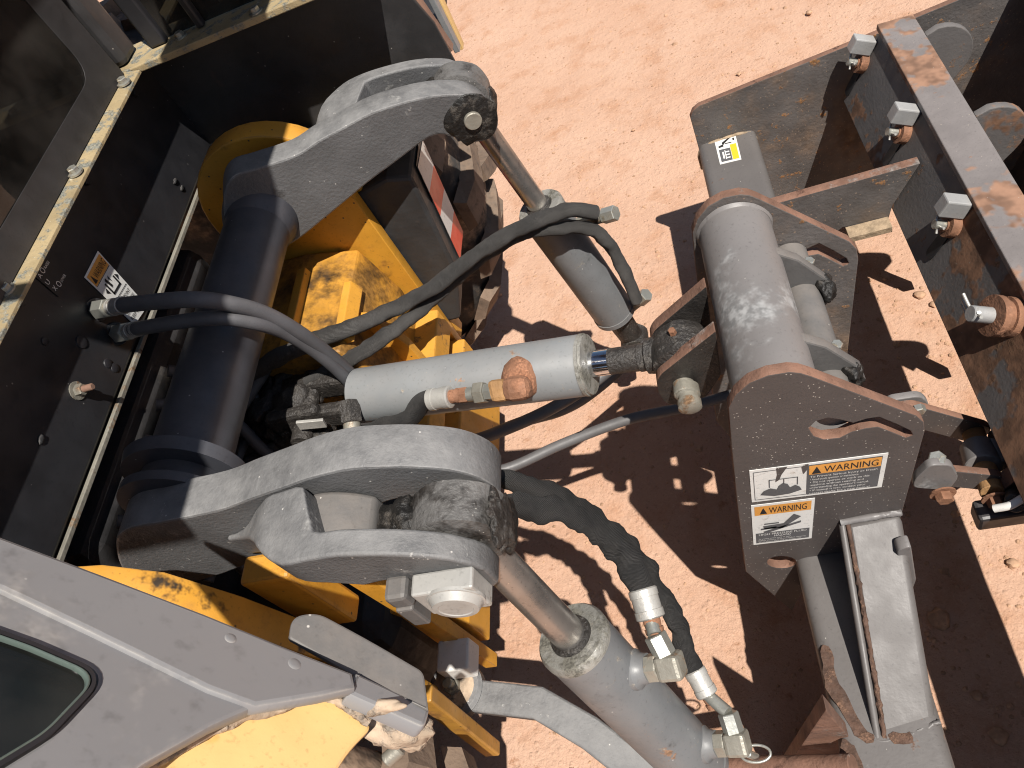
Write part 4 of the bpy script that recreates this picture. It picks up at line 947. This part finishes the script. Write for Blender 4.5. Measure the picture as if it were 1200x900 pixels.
# lower cross tube, square with rounded corners
def rtube(name, p0, p1, w, hgt, r, material, parent, up=V((0, 0, 1))):
    x, y, a = frame(p1 - p0, up); sec = fillet([V((-w / 2, -hgt / 2)), V((w / 2, -hgt / 2)), V((w / 2, hgt / 2)), V((-w / 2, hgt / 2))], r, 6); k = len(sec)
    vs = [p0 + x * q.x + y * q.y for q in sec] + [p1 + x * q.x + y * q.y for q in sec]
    fs = [tuple(range(k)), tuple(range(2 * k - 1, k - 1, -1))] + [(i, (i + 1) % k, k + (i + 1) % k, k + i) for i in range(k)]
    return put(name, mesh(vs, fs), material, parent, 40)
YB = 1.735; YB0 = -.33                                # inner faces of the box sides
LX, LZ, LW = .088, .325, .150
rtube('lower_tube', V((LX, YB0, LZ)), V((LX, YB + .002, LZ)), LW, LW, .024, 'leg_grey', BS)
lathe_w = sweep('weld_bead', cat([V((LX - LW / 2, YB - .004, LZ)), V((LX - LW / 2 + .006, YB - .004, LZ + LW / 2 - .015)), V((LX, YB - .004, LZ + LW / 2)), V((LX + LW / 2 - .012, YB - .004, LZ + LW / 2 - .01)), V((LX + LW / 2, YB - .004, LZ))], 6), 0.005, 'weld_tan', BS, 8, 2, lump=.6, lscale=90)
# tall gusset box on the tube against the near mast plate
gpx = [(986, 612), (1056, 600)]
gt = [at(990, 612, Y=YN - .002), at(1056, 600, Y=YN - .002)]
gb = [at(1032, 866, h=LZ + LW / 2 - .004), at(1098, 846, h=LZ + LW / 2 - .004)]
g0 = [V((gt[0].x, YN - .002, LZ)), V((gt[1].x, YN - .002, LZ))]
vs = [gt[0], gt[1], gb[1], gb[0], V((gt[0].x, YN - .002, LZ)), V((gt[1].x, YN - .002, LZ)), V((gb[1].x, gb[1].y, LZ)), V((gb[0].x, gb[0].y, LZ))]
gus = put('gusset_box', mesh(vs, [(0, 1, 2, 3), (4, 7, 6, 5), (0, 3, 7, 4), (1, 5, 6, 2), (0, 4, 5, 1), (3, 2, 6, 7)]), 'leg_grey', BS, 40, .010, 3)
sweep('weld_bead', [gt[0] + V((.004, 0, .002)), gt[0].lerp(gb[0], .3) + V((.006, 0, .001)), gt[0].lerp(gb[0], .65) + V((.006, 0, .001)), gb[0] + V((.006, 0, .002))], .0035, 'rust_dark', gus, 8, 24, lump=.9, lscale=130)
sweep('edge_roll', [gt[0] + V((-.004, 0, -.004)), gt[0].lerp(gb[0], .5) + V((-.004, 0, -.004)), gb[0] + V((-.004, 0, -.002))], .0055, 'leg_grey', gus, 12, 12)
sweep('weld_bead', [gt[0] + V((-.006, 0, .002)), gt[0].lerp(gt[1], .5) + V((0, -.002, .006)), gt[1] + V((0, 0, .002))], .006, 'tube_grey', gus, 8, 14, lump=.6, lscale=110)
sweep('weld_bead', [gb[0] + V((-.008, .012, -.001)), gb[0] + V((.0, -.004, .0)), gb[0].lerp(gb[1], .5) + V((0, -.005, .0)), gb[1] + V((.004, 0, .0))], .0045, 'leg_grey', gus, 8, 14, lump=.6, lscale=110)
for pg in ([(962, 758), (975, 764), (980, 790), (996, 822), (1012, 850), (1026, 866), (1008, 868), (990, 842), (968, 805), (964, 780)], [(986, 868), (1003, 876), (1012, 905), (996, 930), (984, 900)], [(1042, 862), (1062, 858), (1072, 866), (1060, 874), (1046, 872)]):
    q = [at(*p, h=LZ + LW / 2 + .0002) for p in pg]; q = [p + V((random.uniform(-.002, .002), random.uniform(-.003, .003), 0)) for p in cat(q, 3, True)]
    slab('rust_patch', q, (0, 0, 1), .0010, 'rust_dark', BS, bev=.0003)
slab('side_lug', fillet([at(1052, 645, Y=YN - .06), at(1068, 640, Y=YN - .06), at(1074, 680, Y=YN - .06), at(1062, 712, Y=YN - .06), at(1052, 690, Y=YN - .06)], .008, 4), PY, .02, 'tube_grey', BS)
# lower hitch lug with rod and clip at the bottom edge
lugp = [at(*p, Y=.27) for p in [(968, 832), (1000, 870), (1010, 960), (880, 960), (925, 895)]]
slab('hitch_lug', lugp, PY, .022, 'rust_edge', BS)
r0, r1 = at(822, 900, Y=.255), at(1000, 897, Y=.225)
rod('hitch_rod', r0, r1, .016, 'rust_edge', BS)

# box sides, front plate, moldboard
side_px = [(812, 300), (809, 138), (812, 130), (819, 124), (995, 53), (1120, 1)]
sp_ = [at(*p, Y=YB) for p in side_px]
top_r = sp_[-1] + (sp_[-1] - sp_[-2]).normalized() * .32
sideo = [V((.03, YB, .0))] + sp_[1:] + [top_r, V((top_r.x + .03, YB, top_r.z - .05)), V((top_r.x + .03, YB, .0))]
for k, y_ in enumerate((YB, YB0 - .016)):
    o_ = slab('box_side', [p + V((0, y_ - YB, 0)) for p in sideo], PY, .016, 'box_side', BS, bev=.0015); face_split(o_, PY, ('box_side', 'rust_edge'))
BX, BT, BH = .455, .605, .405                          # front plate: x, top, height
NF = V((-.88, 0, .475)).normalized(); DF = V((-.475, 0, -.88)).normalized(); FT = V((BX - .002, 0, BT - .0095))
fq = [FT + V((0, YB0 + .06, 0)), FT + V((0, YB - .05, 0)), FT + V((0, YB - .05, 0)) + DF * .175, FT + V((0, YB0 + .06, 0)) + DF * .175]
fp = slab('front_plate', fq, -NF, .012, 'bar_face', BS)
tf = prism_y('top_flange', [(BX - .006, BT - .009), (BX + .070, BT - .009), (BX + .074, BT - .004), (BX + .070, BT), (BX - .004, BT + .004)], YB0 + .06, YB - .035, 'bar_rusty', BS, .002)
slab('back_plate', [V((BX + .066, YB - .055, BT - .02)), V((BX + .066, YB0 + .06, BT - .02)), V((BX + .066, YB0 + .06, BT - .17)), V((BX + .066, YB - .055, BT - .17))], (1, 0, 0), .01, 'bar_face', BS)
for y_ in (1.62, 1.32, 1.0, .70):
    c_ = (BX + .085, BT - .065)
    slab('pivot_ear', [V((a, y_, b)) for a, b in [(BX + .077, BT - .22)] + [(BX + .077, BT - .01)] + arc((BX + .10, BT - .075), .075, 90, -40, 10)], PY, .018, 'bar_face', BS, bev=.002)
# curved moldboard
mp = []
for i in range(15):
    a = i / 14; mp.append((.80 + .09 * math.sin(a * math.pi) * .9 - .04 * a, .0 + .60 * a))
prof = mp + [(x + .014, z) for x, z in reversed(mp)]
prism_y('moldboard', prof, YB0, YB - .001, 'moldboard', BS, .001, 40)
# push beams between mast and front plate
beam = [V((.10, 1.30, .545)), V((.422, 1.30, .548)), V((.372, 1.30, .452)), V((.36, 1.30, .40)), V((.27, 1.30, .425)), V((.24, 1.30, .40)), V((.10, 1.30, .36))]
for y_ in (1.285, .10):
    o_ = slab('push_beam', [V((p.x, y_, p.z)) for p in beam], PY, .022, 'box_side', BS, bev=.0015); face_split(o_, PY, ('box_side', 'rust_edge'))
    box2('beam_foot', (.275, y_ - .035, .409), (.362, y_ - .001, .4245), 'weld_tan', BS, .001)

# scarifier shanks pinned to the front plate
def shank(px, py, label, big=False):
    c0 = at(px, py, pl=(FT + NF * .03, NF)); p = c0 - NF * .03; e = thing('scarifier_shank', label, 'scarifier shank', (p.x, p.y, p.z), 'scarifier shanks on the front plate')
    Yv = V((0, 1, 0))
    box('shank_head', p + NF * .026, (.050, .030, .036), 'block_silver', e, (NF, Yv, DF), .003)
    box('shank', V((BX + .034, p.y, BT - .27)), (.03, .03, .50), 'bar_face', e, None, .003)
    q = p + DF * .040 + V((0, -.006, 0))
    lathe('washer', q, q + NF, [(0, .022), (.018, .022), (.0185, .012), (.022, .012)], 'rust', e, 28)
    rod('pin', q, q + NF * .042, .0095, 'zinc', e)
    c = q + NF * .034
    sweep('cotter', [c + V((0, -.020, 0)) - DF * .008, c + V((0, -.004, 0)), c + V((0, .010, 0)) - DF * .004, c + V((0, .018, 0)) - DF * .010], .0026, 'ferrule', e, 8, 6)
    sweep('cotter', [c + V((0, .010, 0)) + DF * .008, c, c + V((0, -.012, 0)) + DF * .012], .0026, 'ferrule', e, 8, 6)
    g = p + NF * .0006; slab('slot_shadow', fillet([g + DF * .055 + Yv * .013, g + DF * .055 - Yv * .013, g + DF * .125 - Yv * .013, g + DF * .125 + Yv * .013], .012, 5), NF, .0025, 'decal_black', e, bev=.0004)  # black patch: a real hole plus the painted cast shadow of head and pin
    return e
shank(1008, 52, 'scarifier shank with silver head at the far end of the front plate')
shank(1057, 133, 'scarifier shank with silver head just above the push beam on the front plate')
shank(1115, 241, 'scarifier shank with silver head just below the push beam on the front plate')
p = at(1186, 372, pl=(FT, NF))
e = thing('scarifier_shank', 'rust-caked scarifier shank with round collar and cotter at the right picture edge', 'scarifier shank', tuple(p), 'scarifier shanks on the front plate')
lathe('collar', p, p + NF, [(0, .034), (.014, .034), (.0145, .029), (.026, .029), (.0265, .035), (.038, .035), (.039, .018)], 'rust', e, 32)
rod('pin', p, p + NF * .075, .014, 'block_silver', e)
box('shank', V((BX + .036, p.y, BT - .27)), (.03, .03, .50), 'bar_face', e, None, .003)
c = p + NF * .064
for k in range(3): sweep('cotter', [c + V((0, -.02 + .01 * k, .016)), c, c + V((-.006, .012, -.018 + .012 * k)), c + V((-.01, .034, -.01 + .014 * k))], .003, 'ferrule', e, 8, 6)

# scarifier lift linkage between mast and front plate
lk = thing('scarifier_linkage', 'rusty twin-bar linkage with orange pins beside the warning plate', 'linkage', (.3, .62, .55))
def bar_link(name, pa, pb, w, th, material, parent, face=PY):
    d = (pb - pa).normalized(); s = face.cross(d).normalized(); r = w / 2; n = 10; o_ = []
    for i in range(n + 1): a = math.pi / 2 + math.pi * i / n; o_.append(pa + d * math.cos(a) * r + s * math.sin(a) * r)
    for i in range(n + 1): a = -math.pi / 2 + math.pi * i / n; o_.append(pb + d * math.cos(a) * r + s * math.sin(a) * r)
    o_ = slab(name, o_, face, th, material, parent, bev=.002); face_split(o_, face, (material, 'rust_edge')); return o_
yA, yB_ = .78, .66
a0, a1 = at(1062, 486, Y=yA), at(1142, 508, Y=yA)
b0, b1 = at(1098, 560, Y=yB_), at(1158, 566, Y=yB_)
bar_link('link_bar', a0, a1, .055, .014, 'plate_brown', lk); bar_link('link_bar', b0, b1, .050, .014, 'plate_brown', lk)
slab('link_strap', fillet([at(1040, 470, Y=yA + .02), at(1080, 464, Y=yA + .02), at(1090, 474, Y=yA + .02), at(1086, 488, Y=yA + .02), at(1045, 492, Y=yA + .02)], .015, 5), PY, .014, 'tube_grey', lk)
slab('link_strap', fillet([at(1072, 562, Y=yB_ - .02), at(1090, 545, Y=yB_ - .02), at(1116, 545, Y=yB_ - .02), at(1124, 560, Y=yB_ - .02), at(1112, 575, Y=yB_ - .02), at(1070, 572, Y=yB_ - .02)], .012, 5), PY, .014, 'tube_grey', lk)
rod('link_pin', a1 + V((0, .012, 0)), b1 + V((0, -.02, 0)), .019, 'rust_orange', lk)
mid = a1.lerp(b1, .5); ax_ = (b1 - a1).normalized()
lathe('link_bushing', mid - ax_ * .026, mid + ax_ * .026, [(0, .028), (.002, .030), (.050, .030), (.052, .028)], 'tube_grey', lk, 36)
box('bushing_bar', mid + V((.030, 0, .0)), (.018, .05, .04), 'tube_grey', lk, None, .003)
for q, m_ in ((b0, 'rust'), (b1, 'rust')):
    bolt('bolt', q + V((0, -.03, 0)), (0, -1, 0), .014, .014, True, m_, lk)
bolt('bolt', at(1098, 540, Y=yB_ - .005), (0, 0, 1), .014, .012, False, 'zinc', lk); bolt('bolt', at(1076, 477, Y=yA), (0, -1, 0), .011, .012, False, 'zinc', lk)
arm_ = thing('scarifier_lever', 'dark ridged lever bracket at the right edge below the linkage', 'bracket', (.45, .6, .5))
for (pa_, pb_, yy) in (((1186, 522), (1250, 470), .74), ((1184, 584), (1250, 535), .64)):
    a_, b_ = at(*pa_, Y=yy), at(*pb_, Y=yy); bar_link('lever_bar', a_, b_, .06, .03, 'greasy_steel', arm_)
p_ = at(1182, 590, Y=.60); sweep('clip', [p_ + V((-.02, 0, -.012)), p_ + V((0, -.004, 0)), p_ + V((.02, 0, .012))], .007, 'white_paint', arm_, 8, 6)
rod('lever_pin', at(1190, 590, Y=.60), at(1190, 540, Y=.80), .016, 'greasy_steel', arm_)
box('lever_foot', at(1162, 596, Y=.62) + V((.03, 0, -.02)), (.11, .04, .045), 'panel_black', arm_, None, .006)

# lynch clip on the hitch rod
lc = thing('lynch_clip', 'small brass-coloured spring clip lying on the rusty rod at the bottom edge', 'clip', tuple(at(886, 886, Y=.25)))
c = at(886, 884, Y=.25)
ring = [c + V((math.cos(a * .4) * .022, math.sin(a * .4) * .012, .004)) for a in range(17)]
sweep('clip_ring', ring, .0022, 'zinc', lc, 8, 3); rod('clip_pin', c + V((-.012, 0, .012)), c + V((-.002, 0, -.02)), .006, 'zinc', lc)

# sway link from tractor to the near lower arm
sw = thing('sway_link', 'bent grey flat link bolted beside the white block near the bottom', 'link', tuple(at(535, 805, h=.45)))
lx = [at(522, 808, h=.46), at(560, 815, h=.46), at(630, 823, h=.455), at(690, 858, h=.43), at(750, 905, h=.39), at(790, 940, h=.36)]
vs = []; W_ = .027; TH = .020
for i, p in enumerate(lx):
    d = (lx[min(i + 1, 5)] - lx[max(i - 1, 0)]); s_ = V((0, 0, 1)).cross(d).normalized() * W_
    vs += [p + s_, p - s_, p - s_ - V((0, 0, TH)), p + s_ - V((0, 0, TH))]
fs = [(0, 1, 2, 3), (20, 23, 22, 21)]
for i in range(5):
    for j in range(4): fs.append((i * 4 + j, i * 4 + (j + 1) % 4, i * 4 + 4 + (j + 1) % 4, i * 4 + 4 + j))
put('link_bar', mesh(vs, fs), 'arm_grey', sw, 30, .004)
lathe('link_eye', lx[0] + V((.02, 0, -.022)), lx[0] + V((.02, 0, .02)), [(0, .05), (.024, .052), (.030, .046), (.031, .030)], 'arm_grey', sw, 36)
lathe('dirt_ring', lx[0] + V((.02, 0, .004)), lx[0] + V((.02, 0, .02)), [(0, .042), (.006, .038), (.008, .02)], 'soil_crust', sw, 28, wob=.1)
pb_ = lx[0] + V((.02, 0, .008)); hexnut('nut', pb_, pb_ + V((0, 0, .014)), .016, 'zinc_dirty', sw); rod('bolt', pb_ + V((0, 0, .0)), pb_ + V((.0, 0, .030)), .0095, 'zinc_dirty', sw)

# ================================================================== STICKERS ON THE SCRAPER
s = Sheet(at(878, 551, Y=YN), at(1041, 530, Y=YN), at(1033, 570, Y=YN), at(881, 588, Y=YN), (0, -1, 0)); b = s.base('warning_sticker', 'decal_white', BS)
tag(b, 'wide warning sticker with mound picture')
fr = lambda u0, v0, u1, v1, w, a: [[(u0, v0), (u1, v0), (u1, v0 + w), (u0, v0 + w)], [(u0, v1 - w), (u1, v1 - w), (u1, v1), (u0, v1)], [(u0, v0 + w), (u0 + w * a, v0 + w), (u0 + w * a, v1 - w), (u0, v1 - w)], [(u1 - w * a, v0 + w), (u1, v0 + w), (u1, v1 - w), (u1 - w * a, v1 - w)]]
s.poly('rule_line', fr(.025, .06, .43, .94, .018, .28), 'decal_grey', b, 1)
s.poly('mound_picture', [(.07, .78), (.10, .66), (.15, .60), (.20, .66), (.215, .55), (.245, .48), (.28, .52), (.30, .64), (.34, .58), (.375, .66), (.39, .76), (.30, .84), (.18, .86)], 'decal_grey', b, 2)
s.poly('machine_picture', [[(.14, .34), (.36, .34), (.36, .36), (.14, .36)], [(.14, .34), (.147, .34), (.147, .58), (.14, .58)], [(.353, .34), (.36, .34), (.36, .58), (.353, .58)], [(.25, .34), (.257, .34), (.257, .5), (.25, .5)]], 'decal_grey', b, 2)
s.poly('torn_patch', [(.20, .0), (.28, .0), (.26, .10), (.235, .22), (.22, .36), (.19, .42), (.205, .2)], 'plate_brown', b, 3)
s.poly('torn_patch', [(.41, .0), (.435, .0), (.425, .16), (.40, .28), (.385, .06)], 'plate_brown', b, 3)
s.poly('text_field', [(.43, .05), (.965, .05), (.965, .95), (.43, .95)], 'decal_grey', b, 1)
s.poly('sticker_header', [(.44, .07), (.96, .07), (.96, .33), (.44, .33)], 'decal_orange', b, 2)
s.poly('alert_triangle', [(.46, .31), (.53, .31), (.495, .11)], 'decal_black', b, 3)
s.text('lettering', 'WARNING', .55, .29, .17, 'decal_black', b, .39, 3)
for i, (w, wd) in enumerate((('To Prevent Serious Injury or Death', .49), ('• Avoid unsafe operation or maintenance.', .36), ('• Do not operate or work on this', .44), ('  machine without reading and', .40), ("  understanding the operator's manual.", .44), ('• If manual is lost, contact your', .42), ('  nearest dealer for a new manual.', .46))):
    s.text('lettering', w, .45, .42 + i * .085, .055, 'decal_white', b, wd, 3)
s = Sheet(at(880, 592, Y=YN), at(955, 583, Y=YN), at(951, 630, Y=YN), at(883, 638, Y=YN), (0, -1, 0)); b = s.base('warning_sticker', 'decal_white', BS)
tag(b, 'square warning sticker with hand picture')
s.poly('sticker_header', [(.05, .04), (.95, .04), (.95, .25), (.05, .25)], 'decal_orange', b)
s.poly('alert_triangle', [(.13, .22), (.25, .22), (.19, .08)], 'decal_black', b, 2)
s.text('lettering', 'WARNING', .28, .215, .135, 'decal_black', b, .60)
s.poly('hand_picture', [[(.18, .52), (.52, .50), (.68, .30), (.80, .38), (.50, .62), (.20, .60)], [(.18, .66), (.80, .48), (.80, .53), (.20, .72)], [(.14, .58), (.40, .56), (.40, .60), (.14, .62)], [(.20, .46), (.44, .46), (.44, .49), (.20, .49)]], 'decal_grey', b, 2)
s.poly('text_field', [(.05, .70), (.95, .70), (.95, .96), (.05, .96)], 'decal_grey', b, 1)
s.text('lettering', 'HIGH PRESSURE FLUID', .10, .755, .045, 'decal_white', b, .80, 3); s.text('lettering', 'HAZARD', .36, .81, .045, 'decal_white', b, .28, 3)
for i, w in enumerate(('To prevent serious injury or death', 'Relieve pressure on system before repairing', 'Wear proper hand and eye protection')):
    s.text('lettering', w, .09, .86 + i * .04, .025, 'decal_white', b, (.55, .80, .72)[i], 3)
zt = LZ + LW / 2
s = Sheet(at(836, 160, h=zt), at(861, 154, h=zt), at(869, 187, h=zt), at(844, 193, h=zt), (0, 0, 1)); b = s.base('pictogram_sticker', 'decal_white', BS)
s.poly('dark_field', [(.10, .52), (.62, .52), (.62, .94), (.10, .94)], 'decal_grey', b, 1)
s.poly('yellow_field', [(.64, .42), (.93, .42), (.93, .94), (.64, .94)], 'decal_yellow', b, 1)
s.poly('pictogram', [[(.22, .62), (.30, .62), (.30, .85), (.22, .85)], [(.34, .58), (.38, .58), (.38, .88), (.34, .88)], [(.38, .62), (.55, .62), (.55, .66), (.38, .66)], [(.38, .72), (.55, .72), (.55, .76), (.38, .76)], [(.38, .82), (.55, .82), (.55, .86), (.38, .86)]], 'decal_white', b, 2)
s.poly('arm_picture', [[(.12, .40), (.35, .36), (.35, .44), (.12, .46)], [(.30, .30), (.42, .26), (.80, .12), (.82, .16), (.46, .32), (.34, .40)], [(.82, .22), (.90, .22), (.90, .30), (.82, .30)], [(.45, .34), (.75, .34), (.75, .37), (.45, .37)]], 'decal_black', b, 2)
